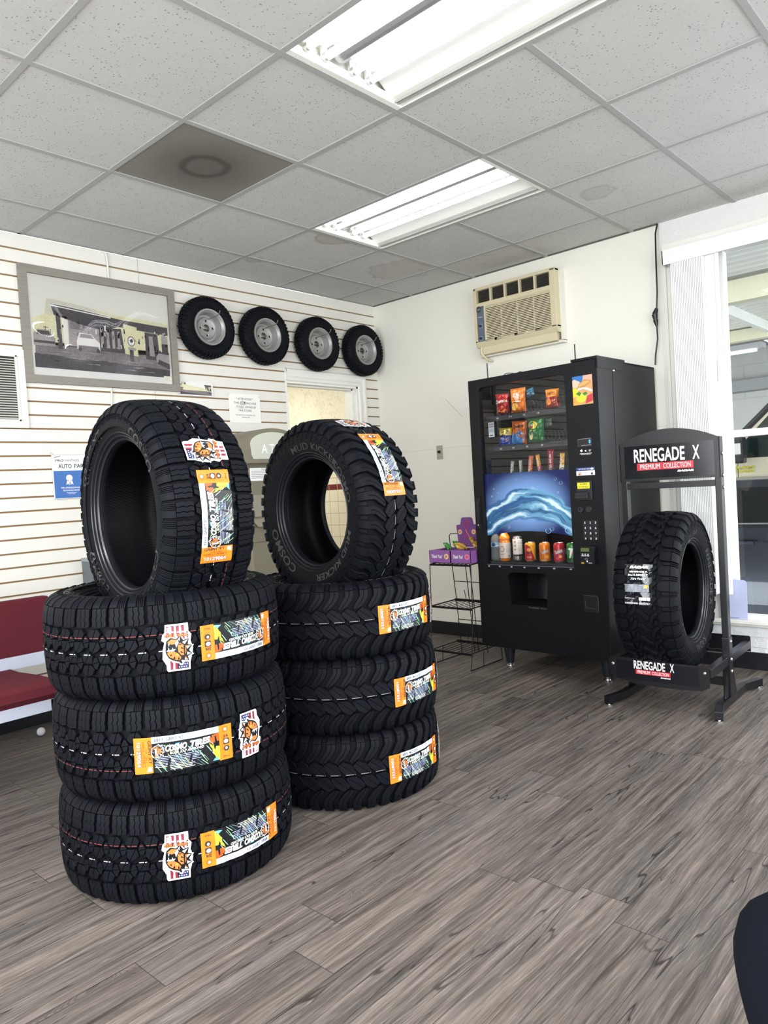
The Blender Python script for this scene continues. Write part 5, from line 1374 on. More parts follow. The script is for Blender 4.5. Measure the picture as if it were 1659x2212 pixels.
def pattern_ren(T, N=34):
    p = 2*PI*T.R/N; k = T.half/.1535; polys, lad = [], []
    A1 = [(.02, 62), (.22, 70), (.50, 50), (.80, 44), (.86, 30), (.62, 30), (.34, 34)]
    A2 = [(.34, 32), (.62, 28), (.52, 4), (.30, -6), (.14, 2), (.26, 14)]
    A3 = [(.62, 64), (.90, 66), (1.0, 56), (.86, 50), (.66, 54)]
    for P in (A1, A2, A3):
        for fl in (0, 1):
            Q = [(x*p, y*.001*k) for x, y in P]
            if fl: Q = rot_pt(Q, 1.46, p)
            polys.append(Q)
    for fl in (0, 1):
        ts = np.array([.076, .082, .094, .108, .124])*k
        Lx = [.26, .14, .06, .04, .06]; Rx = [.52, .66, .70, .70, .70]; t2 = np.array([.1255, .134, .142, .150, .158, .164])*k
        items = [([(x*p, t) for x, t in zip(Lx, ts)], [(x*p, t) for x, t in zip(Rx, ts)], 1.0), ([(.06*p, t) for t in t2], [(.70*p, t) for t in t2], 1.2),
                 ([(.76*p, t) for t in t2], [(.83*p, t) for t in t2], .7), ([(.88*p, t) for t in t2], [(.95*p, t) for t in t2], .7), ([(.75*p, t) for t in ts[2:]], [(.97*p, t+.0) for t in ts[2:]], .45)]
        for a, b, kk in items:
            if fl: a, b = rot_pt(a, 1.36, p), rot_pt(b, 1.36, p)
            lad.append((a, b, kk))
    return tread_mesh(T, polys, lad, p, N, 11)

# ---- label artwork (metres; x along the tread, y across)
OR_ = pm('#ef8322', .32, var=.06, vscale=40); LW = pm('#e6eef5', .35); LB = pm('#101418', .3); TLt = pm('#6fc3d4', .35); LY = pm('#d6df3a', .35); LV = pm('#a9b0d6', .4); LG = pm('#a5d6a0', .35); NAV = pm('#1f2a4d', .4); FOR = pm('#d9793b', .4); RDK = pm('#8c2338', .4); DOR = pm('#7e3a1e', .4)
def tiger(a, cx, cy, s, fl=1, l=4):
    """snarling striped cat head mark, in profile"""
    P = lambda pts, m, L, k=1.0: a.poly([(cx+fl*x*s*k, cy+y*s*k) for x, y in pts], m, L)
    out = [(-.50, .14), (-.40, .34), (-.22, .46), (.02, .54), (.12, .64), (.24, .50), (.46, .54), (.42, .34), (.60, .24), (.48, .08), (.62, -.12), (.44, -.18), (.50, -.44), (.26, -.38), (.12, -.60), (-.04, -.46), (-.28, -.54), (-.46, -.40), (-.50, -.20), (-.52, .0)]
    P(out, W2, l, 1.10); P(out, BLK, l+1, .98)
    P([(-.44, .14), (-.34, .30), (-.12, .42), (.06, .46), (.12, .34), (.02, .18), (-.14, .07), (-.40, .06)], FOR, l+2)
    P([(.02, .10), (.14, .26), (.30, .26), (.36, .08), (.30, -.14), (.10, -.28), (.0, -.12)], FOR, l+2)
    P([(-.42, -.34), (-.24, -.24), (-.04, -.26), (.04, -.40), (-.24, -.46)], FOR, l+2)
    P([(-.46, .04), (-.16, .05), (-.08, -.04), (-.20, -.03), (-.44, -.01)], W2, l+3); P([(-.06, -.10), (.06, -.30), (.02, -.42), (-.10, -.28)], W2, l+3)
    for q in ([(.16, .58), (.22, .48), (.12, .46)], [(.26, .46), (.40, .48), (.30, .34)], [(.38, .28), (.54, .22), (.38, .14)], [(.38, .02), (.54, -.10), (.36, -.12)], [(.30, -.20), (.44, -.38), (.20, -.30)], [(.10, -.36), (.12, -.52), (.02, -.44)]): P(q, W2, l+3)
    for q in ([(.28, .40), (.38, .44), (.31, .32)], [(.34, -.04), (.46, -.12), (.32, -.14)]): P(q, FOR, l+4)
    for q in ([(-.22, .36), (-.12, .40), (-.14, .26)], [(-.02, .43), (.06, .43), (.02, .28)], [(.10, .14), (.26, .20), (.12, .06)], [(.14, -.02), (.30, .0), (.14, -.10)], [(.10, -.16), (.20, -.22), (.06, -.22)], [(-.34, .20), (-.28, .27), (-.26, .16)]): P(q, BLK, l+4)
    for q in ([(-.40, -.01), (-.34, -.01), (-.37, -.14)], [(-.24, -.02), (-.18, -.02), (-.21, -.12)], [(-.38, -.30), (-.32, -.28), (-.36, -.16)]): P(q, W2, l+4)
    P([(-.10, .22), (.0, .26), (-.02, .18)], LY, l+4)
def tire_label(number, model, size):
    a = Art(); L, Hh = .288, .104
    a.rect(0, 0, .052, Hh, OR_, 1).rect(.246, 0, L, Hh, OR_, 1).rect(.052, .086, .246, Hh, LW, 1).rect(.052, 0, .246, .086, LB, 1)
    a.text(number, .014, .056, .072, .0125, pm('#6a4a86', .4), 3, rot=-90, bold=.05).text(number, .014, .056, .070, .0110, W2, 4, rot=-90, bold=.01)
    a.text(size, .028, .056, .074, .006, DOR, 3, rot=-90).text('119R 12PLY F', .035, .050, .05, .005, DOR, 3, rot=-90).line([(.0215, .022), (.0215, .088)], .0008, DOR, 3)
    a.text(model, .045, .062, .068, .009, K, 3, rot=-90, bold=.02).rect(.035, .005, .049, .019, W2, 3)
    # top strip
    for k in range(12): a.rect(.058+.0022*k, .090, .0588+.0022*k+(.0006 if k % 3 else 0), .099, NAV, 3)
    a.text(model, .118, .0945, .050, .009, NAV, 3, bold=.015).text(size+' 119R', .200, .0970, .070, .0048, NAV, 3).text('12PLY F', .225, .0905, .024, .0042, NAV, 3)
    r_ = random.Random(5)
    cl = [TLt, LG, LW, LY, LG, TLt]
    for k in range(60):
        x = r_.uniform(.056, .215); y = r_.uniform(.01, .082); ln = r_.uniform(.012, .044); w = r_.uniform(.0004, .0020)
        x2 = x+ln*.55; y2 = y-ln*.8
        if y2 < .001: y2 = .001
        a.line([(x, y), (x2, y2)], w, cl[k % 6], 2)
    a.poly([(.215, .060), (.230, .048), (.246, .046), (.246, .004), (.238, .006), (.226, .030)], LY, 2).poly([(.198, .074), (.214, .080), (.246, .086), (.246, .062), (.222, .058)], pm('#b4571f', .35), 2).poly([(.120, .080), (.132, .080), (.126, .074), (.112, .074)], pm('#3fa7e0', .35), 2).poly([(.222, .006), (.236, .016), (.244, .004)], TLt, 3)
    for k in range(9):
        y = .044-.0048*k; x0 = .058+.002*(k % 3); x1 = (.190 if k < 5 else .170)-.006*(k % 2)
        if k > 6: x0 = .10
        a.rect(x0, y, x1, y+.0016, LV if k < 6 else LW, 3)
    tiger(a, .067, .062, .031)
    for dx_, dy_, m in ((.0012, -.0012, BLK), (0, 0, W2)):
        a.text('COSMO', .120+dx_, .0685+dy_, .062, .0190, m, 6 if m is W2 else 5, rot=2, bold=.05, ital=.25).text('TIRES', .190+dx_, .0710+dy_, .060, .0190, m, 6 if m is W2 else 5, rot=2, bold=.05, ital=.25)
    a.text('KOOL KAT APPROVED', .150, .0545, .098, .0075, W2, 6, rot=2, bold=.02, ital=.25)
    # icons in the right block
    a.ell(.267, .090, .0045, .0045, W2, 3, 12)
    for k in range(12): t_ = 2*PI*k/12; a.line([(.267+.006*math.cos(t_), .090+.006*math.sin(t_)), (.267+.010*math.cos(t_), .090+.010*math.sin(t_))], .001, K, 3)
    a.text('3/4', .267, .070, .016, .010, K, 3, bold=.02).rect(.259, .046, .277, .063, K, 3).ell(.267, .055, .007, .006, W2, 4).ell(.268, .034, .009, .008, K, 3).ell(.267, .035, .004, .004, W2, 4).text('M+S', .267, .010, .018, .006, K, 3)
    return a
def flag_sticker():
    """upright cut-out sticker: stripes, canton, cat head, lettering; x -0.043..0.043, y -0.068..0.068"""
    a = Art(); BL = pm('#232a5e', .35)
    a.poly([(-.033, .068), (.030, .068), (.034, .062), (.034, .048), (.044, .030), (.042, .004), (.036, -.018), (.044, -.024), (.040, -.040), (.034, -.046), (.032, -.068), (-.034, -.068), (-.034, -.044), (-.042, -.034), (-.038, -.016), (-.044, .006), (-.038, .034), (-.034, .046)], W2, 1)
    a.rect(-.029, .030, .029, .063, BLK, 2).rect(-.029, -.063, .029, -.020, BLK, 2).rect(-.028, .030, .000, .062, BL, 3)
    for k in range(4):
        x = .003+.0068*k; a.rect(x, .030, x+.0058, .062, RDK if k % 2 == 0 else W2, 3)
    for k in range(8):
        x = -.028+.0072*k; a.rect(x, -.062, x+.0062, -.020, RDK if k % 2 else W2, 3)
    for j in range(4):
        for i in range(4): a.ell(-.0245+.0066*i+(.003 if j % 2 else 0), .035+.0075*j, .0021, .0021, W2, 4, 5)
    a.rect(.014, -.060, .027, -.048, pm('#cfe0ea', .4), 5)
    tiger(a, 0, .006, .068, -1, 6)
    a.text('COSMO', -.016, -.034, .034, .010, BLK, 9, rot=-4, bold=.10).text('TIRES', .020, -.036, .030, .010, BLK, 9, rot=-4, bold=.10)
    a.text('COSMO', -.016, -.034, .034, .009, FOR, 10, rot=-4, bold=.03).text('TIRES', .020, -.036, .030, .009, FOR, 10, rot=-4, bold=.03).text('KOOL KAT APPROVED', 0, -.045, .056, .005, W2, 10, rot=-4, bold=.04)
    return a

def make_tire(name, T, pat, mats, letters, marks, Nm, number=None, model=None, size=None, st_ang=32, st_tilt=0, label_y=0):
    t = thing(name, 'x', 'tire')
    casing(T, t)
    V, F, M = pat(T); me = mesh_from(V, F, M, mats, 'tread'); o = bpy.data.objects.new('tread', me); C.objects.link(o); o.parent = t
    shoulder_marks(T, t, Nm, marks)
    sidewall_letters(T, letters, t)
    if number:
        a = tire_label(number, model, size); mb = MB()
        def wr(x, y): return .0008+.0009*math.sin(x*95+y*40)+.0006*math.sin(x*210-y*130)
        def fn(x, y, h):
            p = T.at((x-.144), y-.052+label_y, T.d+.0016+h+wr(x, y)); return tuple(p)
        a.lay(mb, fn, dl=.00022, dx=.009); mb.build('paper_label', t)
        a = flag_sticker(); mb = MB(); s0 = math.radians(st_ang)*T.R
        c_, s_ = math.cos(st_tilt), math.sin(st_tilt)
        def fs(x, y, h):
            p = T.at(s0+x*c_-y*s_, x*s_+y*c_+label_y*.5, T.d+.0014+h+.0006*math.sin(x*120+y*60)); return tuple(p)
        a.lay(mb, fs, dl=.00022, dx=.010); mb.build('flag_sticker', t)
    return t
def pose(o, c, zax, xax):
    Z = Vector(zax).normalized(); X = Vector(xax); X = (X-Z*X.dot(Z)).normalized(); Y = Z.cross(X)
    M = Matrix(((X.x, Y.x, Z.x, c[0]), (X.y, Y.y, Z.y, c[1]), (X.z, Y.z, Z.z, c[2]), (0, 0, 0, 1)))
    o.rotation_mode = 'QUATERNION'; o.location = c; o.rotation_quaternion = M.to_quaternion()
def lying(o, x, y, z, phi, flip):
    a = math.radians(phi); pose(o, (x, y, z), (0, 0, -1 if flip else 1), (math.cos(a), math.sin(a), 0))
def upright(o, x, y, z, yaw, alpha):
    ax = Vector((-math.cos(yaw), math.sin(yaw), 0)); e1 = Vector((math.sin(yaw), math.cos(yaw), 0)); al = math.radians(alpha)
    pose(o, (x, y, z), ax, -e1*math.cos(al)+Vector((0, 0, 1))*math.sin(al))
DOT = pm('#b9a43c', .5); DOTR = pm('#a03a4a', .5)

# left stack: all-terrain pattern
TG = Tire(.380, .1535, .240, .0135)
let = [('GRIPIT XT', math.radians(137), .86, .297, .030), ('GRIPIT XT', math.radians(317), .86, .297, .030), ('COSMO', math.radians(47), .66, .297, .030), ('COSMO', math.radians(227), .66, .297, .030)]
g1 = make_tire('all_terrain_tire', TG, pattern_gripit, [RUB, WPAINT, RPAINT], let, 'bars', 42, '10129064', 'GRIPIT XT', '33X12.50R20LT', 32)
SX, SY, SW = -3.278, -1.956, .307
g1['label'] = 'all-terrain tire flat on the floor, lowest of the stack beside the red bench'; g1['group'] = 'all-terrain tires stacked beside the red bench'
g2 = dup(g1, 'middle tire of the all-terrain stack, the only flat one whose orange label reads upright')
g3 = dup(g1, 'all-terrain tire lying flat directly under the upright one beside the bench')
g4 = dup(g1, 'all-terrain tire standing upright on top of the flat ones beside the red bench')
lying(g1, SX, SY, SW*.5+.001, -91, True); lying(g2, SX+.002, SY, SW*1.5+.001, -117, False); lying(g3, SX-.004, SY+.004, SW*2.5+.001, -84, True)
upright(g4, SX+.01, SY+.0, 1.160, .10, -2.7)

# right stack: mud pattern
TM = Tire(.378, .1415, .212, .0155)
let = [('MUD KICKER', math.radians(46), 1.20, .268, .028), ('MUD KICKER', math.radians(280), 1.20, .268, .028), ('COSMO', math.radians(190), .85, .268, .032), ('COSMO', math.radians(358), .70, .268, .032)]
m1 = make_tire('mud_terrain_tire', TM, pattern_mud, [RUB, WPAINT, RPAINT, GPAINT], let, 'claw', 30, '10087331', 'MUD KICKER', '33X12.50R20LT', 37)
m1['label'] = 'chevron-tread mud tire flat on the floor, lowest of its stack'; m1['group'] = 'chevron-tread mud tires in a stack'
m2 = dup(m1, 'chevron-tread mud tire lying flat between two others in its stack'); m3 = dup(m1, 'chevron-tread mud tire lying flat directly under the upright mud tire')
m4 = dup(m1, 'mud tire standing upright on its stack, tiled hallway seen through its hole')
MX, MY, MW = -2.490, -1.985, .283
lying(m1, MX, MY, MW*.5+.001, -89, False); lying(m2, MX+.006, MY-.004, MW*1.5+.001, -84, False); lying(m3, MX, MY+.002, MW*2.5+.001, -90, False)
upright(m4, MX+.01, MY+.005, 1.117, .10, 29.5)

# ================================================================== DISPLAY RACK WITH ITS TYRE
ra = math.atan2(-.9992, .04)
rack = thing('tire_display_rack', 'black metal tire display rack with a white lettered arched sign, right of the vending machine', 'display rack', (-.727, -2.72, 0), ra)
# local: X = right as seen from the front, -Y toward the viewer
RK = pm('#090a10', .34, var=.1, bump=.04, bscale=350); RK2 = pm('#0c0e14', .3)
YP = -.045
for sx in (-1, 1):
    x = .240*sx
    mb = MB(RK)
    mb.box(x-.016, YP-.022, .30, x+.016, YP+.022, 1.355, b=.003); po = mb.build('post', rack)
    mb = MB(RK); mb.box(x-.019, YP-.026, .052, x+.019, YP+.026, .345, b=.003); mb.prism([(x+sx*.004, YP+.025, .27), (x+sx*.004, YP+.025, .055), (x+sx*.004, YP+.10, .055)], (sx*.006, 0, 0)); mb.prism([(x+sx*.004, YP-.025, .22), (x+sx*.004, YP-.025, .055), (x+sx*.004, YP-.09, .055)], (sx*.006, 0, 0)); mb.build('post_sleeve', rack)
    mb = MB(CHROME)
    for z in (.325, .235, .175, 1.10, 1.16, 1.27): mb.sphere((x+sx*.019, YP, z), .009, 12, sx=.6).emit('bolt', po)
    mb = MB(RK)
    mb.obox((x, -.215, .032), (x, .215, .032), .036, .040, b=.003); mb.obox((x, -.205, .032), (x+sx*.034, -.345, .032), .036, .040, b=.003); mb.obox((x, .205, .032), (x+sx*.050, .345, .032), .036, .040, b=.003)
    ft = mb.build('foot', rack)
    for yy, xo in ((-.330, .030), (.330, .047)): MB(CHROME).cyl((x+sx*xo, yy, .0), (x+sx*xo, yy, .008), .019, n=18).cyl((x+sx*xo, yy, .008), (x+sx*xo, yy, .014), .008, n=10).build('levelling_pad', ft)
    mb = MB(RK); mb.obox((x-sx*.004, -.350, .232), (x-sx*.004, .350, .232), .034, .042, b=.002); mb.build('side_rail', rack)
MB(RK).box(-.226, YP-.012, 1.108, .226, YP+.012, 1.140, b=.002).build('cross_bar', rack); MB(RK).box(-.226, YP-.012, .10, .226, YP+.012, .14, b=.002).build('cross_bar', rack)
n = 24
P = [(.256, 1.356)]+[(.256*math.cos(t_), 1.356+.066*math.sin(t_)) for t_ in [PI*k/n for k in range(1, n)]]
P = [(-.256, 1.152), (.256, 1.152)]+[(.256-.512*k/n, 1.350+.066*(1-(1-2*k/n)**2)) for k in range(n+1)]
mb = MB(RK); mb.prism([(x, YP-.030, z) for x, z in P], (0, .006, 0)).prism([(.250, YP-.030, 1.15), (.256, YP-.030, 1.15), (.256, YP-.030, 1.352), (.250, YP-.030, 1.352)], (0, .05, 0)).prism([(-.250, YP-.030, 1.15), (-.256, YP-.030, 1.15), (-.256, YP-.030, 1.352), (-.250, YP-.030, 1.352)], (0, .05, 0))
sg_ = mb.build('header_sign', rack)
RR = pm('#c02733', .4)
def renegade(a, cx, cz, s):
    """s = width of the big lettering"""
    a.text('RENEGADE', cx-.10*s, cz+.110*s, .76*s, .205*s, W2, 2, bold=.02).text('X', cx+.44*s, cz+.110*s, .10*s, .205*s, W2, 2, bold=.02)
    a.rect(cx-.44*s, cz-.115*s, cx+.40*s, cz-.008*s, RR, 1).text('PREMIUM', cx-.24*s, cz-.062*s, .30*s, .076*s, W2, 2).text('COLLECTION', cx+.16*s, cz-.062*s, .40*s, .076*s, W2, 2)
    a.text('RADAR', cx+.28*s, cz-.150*s, .24*s, .030*s, W2, 2, bold=.08, ital=.3)
a = Art(); a.rect(-.228, 1.165, .228, 1.338, pm('#0a0c12', .18), 0); renegade(a, -.010, 1.247, .345)
mb = MB(); a.lay(mb, lambda x, z, h: (x, YP-.0306-h, z)); mb.build('sign_face', sg_)
mb = MB(RK); mb.prism([(-.243, -.356, .262), (-.228, -.356, .270), (.243, -.356, .262), (.243, -.356, .165), (.205, -.356, .145), (.10, -.356, .138), (-.10, -.356, .138), (-.228, -.356, .165), (-.243, -.356, .18)], (0, .004, 0))
tr = mb.emit('front_panel', rack)
mb.prism([(-.243, .352, .275), (.243, .352, .275), (.25, .352, .27), (.25, .352, .19), (-.25, .352, .19)], (0, .004, 0))
mb.build('rear_panel', rack)
a = Art(); a.rect(-.208, .162, .196, .254, pm('#0e1017', .18), 0); renegade(a, -.020, .216, .205)
mb = MB(); a.lay(mb, lambda x, z, h: (x, -.3565-h, z)); mb.build('panel_lettering', tr)
MB(CHROME).sphere((-.226, -.358, .232), .009, 12, sy=.6).build('bolt', tr); MB(CHROME).sphere((.222, -.358, .232), .009, 12, sy=.6).build('bolt', tr)
MB(RK).obox((-.225, -.26, .215), (.225, -.26, .215), .03, .03).build('cradle_bar', rack); MB(RK).obox((-.225, .10, .215), (.225, .10, .215), .03, .03).build('cradle_bar', rack)

TR_ = Tire(.402, .150, .232, .0155)
let = [('RENEGADE X', math.radians(191), 1.1, .290, .030), ('RENEGADE X', math.radians(11), 1.1, .290, .030), ('RADAR', math.radians(101), .6, .290, .030), ('RADAR', math.radians(281), .6, .290, .030)]
r1 = make_tire('off_road_tire', TR_, pattern_ren, [RUB], let, 'blocks', 34)
r1['label'] = 'off-road tire with boomerang tread blocks held upright in the black display rack'
RMAT = Matrix.Translation((-.727, -2.72, 0)) @ Matrix.Rotation(ra, 4, 'Z')
cen = RMAT @ Vector((-.018, -.125, .590))
ua = (RMAT.to_3x3() @ Vector((math.cos(.05), -math.sin(.05)*-1, 0)))
al = math.radians(4)
pose(r1, cen, ua, (RMAT.to_3x3() @ Vector((0, -math.cos(al), math.sin(al)))))
# its black and white film label: art x across the tread, art y up the front
a = Art(); s0l, t0l = -.06, -.020
FILM = pm('#17191e', .22, coat=.6); FG = pm('#6f747d', .3)
a.rect(-.052, -.105, .056, .088, FILM, 0)
a.text('RADAR', .004, .074, .072, .014, W2, 2, bold=.08, ital=.3).text('RENEGADE X', .004, .052, .070, .008, W2, 2, bold=.04).text('35x12.50R20LT', .002, .036, .076, .009, W2, 2, bold=.02).text('Xtra Power', .004, .018, .060, .010, W2, 2, ital=.3, bold=.02)
a.rect(-.045, -.045, .046, -.008, FG, 1)
for k in range(7): a.rect(-.040, -.042+.0048*k, .040-.006*(k % 3), -.0405+.0048*k, pm('#a9adb5', .4), 2)
a.ell(.036, -.020, .0085, .0085, pm('#e8a62a', .4), 4, 18).rect(.008, -.084, .036, -.070, W2, 3).rect(.038, -.084, .050, -.070, W2, 3)
for k in range(9): a.rect(.011+.0026*k, -.082, .0122+.0026*k, -.073, K, 4)
a.text('radartires.com', -.028, -.074, .034, .006, W2, 3).text('DESIGNED IN ITALY', .002, -.098, .096, .007, W2, 3, bold=.02)
rr_ = random.Random(8)
for k in range(46):
    x, y = rr_.uniform(-.048, .050), rr_.uniform(-.10, .084); an = rr_.uniform(0, PI); ln = rr_.uniform(.005, .018)
    a.line([(x, y), (min(.054, max(-.05, x+ln*math.cos(an))), min(.086, max(-.103, y+ln*math.sin(an))))], rr_.uniform(.0003, .0009), pm('#c9ccd2', .25), 3)
mb = MB()
a.lay(mb, lambda x, y, h: tuple(TR_.at(s0l-y, t0l+x*1.22, TR_.d+.0018+h+.0010*math.sin(x*130+y*60)+.0007*math.sin(y*170-x*60))), dl=.00022, dx=.012)
mb.build('film_label', r1)

# ================================================================== CANDY RACK
wire = pm('#111216', .35, .3)
t = thing('wire_rack', 'black three-shelf wire rack beside the vending machine holding purple candy boxes', 'rack', (-.80, -1.10, 0))
# local: x 0..0.32 (depth), y 0..-0.335 (width)
D_, Wr = .32, -.335
mb = MB(wire)
for y in (0, Wr):
    mb.tube([(-.06, y, .004), (.30, y, .004)], .0032, 6)
    mb.tube([(-.06, y, .004), (-.045, y, .06), (-.01, y, .36), (.0, y, .67)], .0032, 6)
    mb.tube([(.30, y, .004), (.27, y, .40), (.24, y, .67), (.23, y, .84)], .0032, 6)
    mb.tube([(.08, y, .004), (.09, y, .10)], .003, 6)
mb.tube([(-.06, 0, .004), (-.06, Wr, .004)], .0001, 6)
mb.tube([(.23, 0, .84), (.228, -.012, .855), (.228, Wr+.012, .855), (.23, Wr, .84)], .0032, 6)
for y in (-.11, -.145, -.22): mb.tube([(.30, y, .03), (.27, y, .40), (.245, y, .67)], .003, 6)
for z, x in ((.52, .262), (.25, .285)): mb.tube([(x, 0, z), (x, Wr, z)], .003, 6)
mb.build('wire_frame', t)
for z, xf in ((.672, .0), (.392, -.012), (.104, -.035)):
    mb = MB(wire)
    mb.box(xf, Wr, z-.012, xf+.004, 0, z+.002).box(.25, Wr, z-.008, .254, 0, z+.010)
    for k in range(9):
        y = Wr*(k+.5)/9; mb.tube([(xf, y, z), (.25, y, z+.003)], .0022, 5)
    for y in (-.003, Wr+.003): mb.tube([(xf, y, z), (.25, y, z+.003)], .0026, 6)
    if z < .6: mb.tube([(.25, -.10, z+.008), (.285, -.06, z+.065)], .0026, 5)
    mb.build('wire_shelf', t)
PUR = pm('#8a589c', .45, var=.04); PUR2 = pm('#6b3c7c', .5); CARD = pm('#8c7a63', .7)
def candy_box(label, y0, y1, dotc, header):
    t = thing('candy_box', label, 'candy box', (-.803, y0, .680), -PI/2, 'open purple candy boxes on the wire rack')
    # local X runs toward -Y, local -Y faces the room
    w, h, dp = y0-y1, .082, .215
    mb = MB(PUR)
    mb.box(0, 0, 0, w, .003, h).box(0, 0, 0, .003, dp, h).box(w-.003, 0, 0, w, dp, h).box(0, dp-.003, 0, w, dp, h).box(0, 0, 0, w, dp, .003)
    mb.box(.0, -.001, h-.002, w, .018, h+.001, pm('#8f5fa0', .5))
    mb.build('tray', t)
    MB(CARD).box(.004, .004, .003, w-.004, dp-.004, .006).build('tray_floor', t)
    a = Art(); a.text('Thank You!', w*.37, .044, w*.50, .024, W2, 2, bold=.02, ital=.25).ell(w*.82, .044, .0185, .0185, pm(dotc, .4), 1, 24).text('$1', w*.82, .044, .016, .018, pm('#8a1c3a', .4), 2, bold=.04)
    mb = MB(); a.lay(mb, lambda x, y, h_: (x, -.0008-h_, y)); mb.build('lettering', t)
    if header:
        mb = MB(PUR2); P = [(.008, .09), (-.012, .235), (.022, .240), (.030, .280), (.040, .287), (.110, .287), (.122, .278), (.132, .240), (.168, .240), (.150, .09)]
        mb.prism([(x-.075, dp-.03+.012*(z-.09)/.2, z) for x, z in P if True], (0, .003, 0)); hc = mb.build('header_card', t)
        a = Art(); a.ell(.020, .190, .0165, .0165, pm('#e9b48c', .4), 1, 24).text('$1', .020, .190, .014, .016, pm('#6a2a20', .4), 2, bold=.04).ell(.132, .190, .0165, .0165, pm('#e9b48c', .4), 1, 24).text('$1', .132, .190, .014, .016, pm('#6a2a20', .4), 2, bold=.04)
        MG = pm('#a81e62', .35)
        L = []; 
        for k in range(25):
            t_ = 2*PI*k/24; L.append((.076+.018*math.sin(t_), .236+.024*math.cos(t_)))
        a.line(L[:10]+[], .010, MG, 2).line(L[15:], .010, MG, 2).poly([(.058, .222), (.066, .216), (.110, .142), (.100, .132)], MG, 3).poly([(.094, .222), (.086, .214), (.052, .146), (.060, .134)], MG, 2).line([(.066, .205), (.104, .150)], .0015, W2, 4)
        mb = MB(); a.lay(mb, lambda x, y, h_: (x-.075, dp-.03+.012*(y-.09)/.2-.0006-h_, y)); mb.build('ribbon_print', hc)
    return t
candy_box('open purple candy box on the wire rack, the one nearest the mud tires', -1.102, -1.277, '#e9c08e', False)
candy_box('right open purple candy box with a tall ribbon header card, against the vending machine', -1.281, -1.440, '#e77a9c', True)
def packet(label, x, y, z, cols, rx, rz):
    p = MB(); rs = random.Random(int(abs(y)*1000)); n = 8
    for sg in (-1, 1):
        for j in range(n):
            for i in range(n):
                q = []
                for a, b in ((i, j), (i+1, j), (i+1, j+1), (i, j+1)):
                    u, v = a/n-.5, b/n-.5; q.append((u*.085, v*.06, sg*.011*math.sqrt(max(0, 1-abs(2*u)**3))*math.sqrt(max(0, 1-abs(2*v)**4))*(1+.25*math.sin(9*u+7*v))))
                p.add(q, [(0, 1, 2, 3)], cols[0] if (i+j) % 5 else cols[1])
    o = p.build('candy_packet'); o.location = (x, y, z); o.rotation_euler = (rx, .1, rz); tag(o, label, 'candy packet', 'candy packets in the purple boxes')
packet('green candy packet leaning in the left purple box', -.68, -1.165, .780, (foil('#3f8f3c'), foil('#8fc46c')), .9, .3)
packet('green candy packet behind the other one in the left purple box', -.625, -1.205, .785, (foil('#4a9a44'), foil('#2f7a34')), 1.0, .1)
packet('yellow candy packet at the back of the purple boxes', -.66, -1.262, .778, (foil('#d9b04a'), foil('#6f4a2a')), .7, -.3)
packet('gold and yellow candy packet, the highest in the right purple box', -.62, -1.330, .812, (foil('#e3c24a'), foil('#b98a3a')), 1.1, .5)
packet('brown and yellow candy packet in the right purple box', -.63, -1.375, .785, (foil('#caa24c'), foil('#7d5a35')), .8, -.2)

# ================================================================== BENCH AND GOLF BALL
t = thing('bench_seat', 'dark red upholstered bench with pale grey metal rails against the slat wall', 'bench', (-3.17, -.72, 0))
MAR = bpy.data.materials.new('maroon_fabric'); 
g = G('maroon_fabric'); v, _ = g.xyz(); n = g.noise(v, 350, 3, .7); n2 = g.noise(v, 4, 3)
c = g.mix(n, srgb('#431620'), srgb('#6f2a33')); g.link(g.mix(g.math('MULTIPLY', n2, .3), c, srgb('#4d1821')), g.b.inputs['Base Color']); g.b.inputs['Roughness'].default_value = .9; g.b.inputs['Specular IOR Level'].default_value = .2; g.bump(n, .25, .001)
MAR = g.m; GM = pm('#c3c8d8', .45, .1, var=.04)
def pad(mb, x0, y0, z0, x1, y1, z1, r): mb.box(x0, y0, z0, x1, y1, z1, b=r); return mb
mb = pad(MB(MAR), -1.6, .24, .490, .115, .300, .762, .028); o = mb.build('backrest_pad', t)
mb = MB(MAR); n = 8
P = [(-.300, .385), (-.318, .41), (-.312, .445), (-.28, .462), (-.1, .455), (.12, .440), (.22, .440), (.24, .425), (.24, .385)]
mb.prism([(-1.6, y, z) for y, z in P], (1.60-.10, 0, 0)); mb.build('seat_pad', t)
mb = MB(GM); mb.box(-1.6, -.30, .335, -.105, -.27, .385, b=.003).box(-1.6, .20, .335, -.105, .23, .385, b=.003).box(-.135, -.30, .335, -.105, .23, .385, b=.003); mb.build('seat_rail', t)
mb = MB(GM); mb.box(-1.6, .235, .430, .11, .262, .492, b=.003); mb.build('back_rail', t)
for x in (-.80,):
    mb = MB(GM); mb.box(x-.02, -.25, 0, x+.02, -.21, .34, b=.003); mb.build('leg', t); mb = MB(GM); mb.box(x-.02, .20, 0, x+.02, .24, .45, b=.003); mb.build('leg', t)
o = MB(mat_stucco('#e4e4ea', 120, .3, 'golf_ball_white')).sphere((0, 0, 0), .0214, 24).build('golf_ball'); o.location = (-3.040, -.220, .0214); tag(o, 'white golf ball on the floor under the red bench by the black baseboard', 'golf ball')

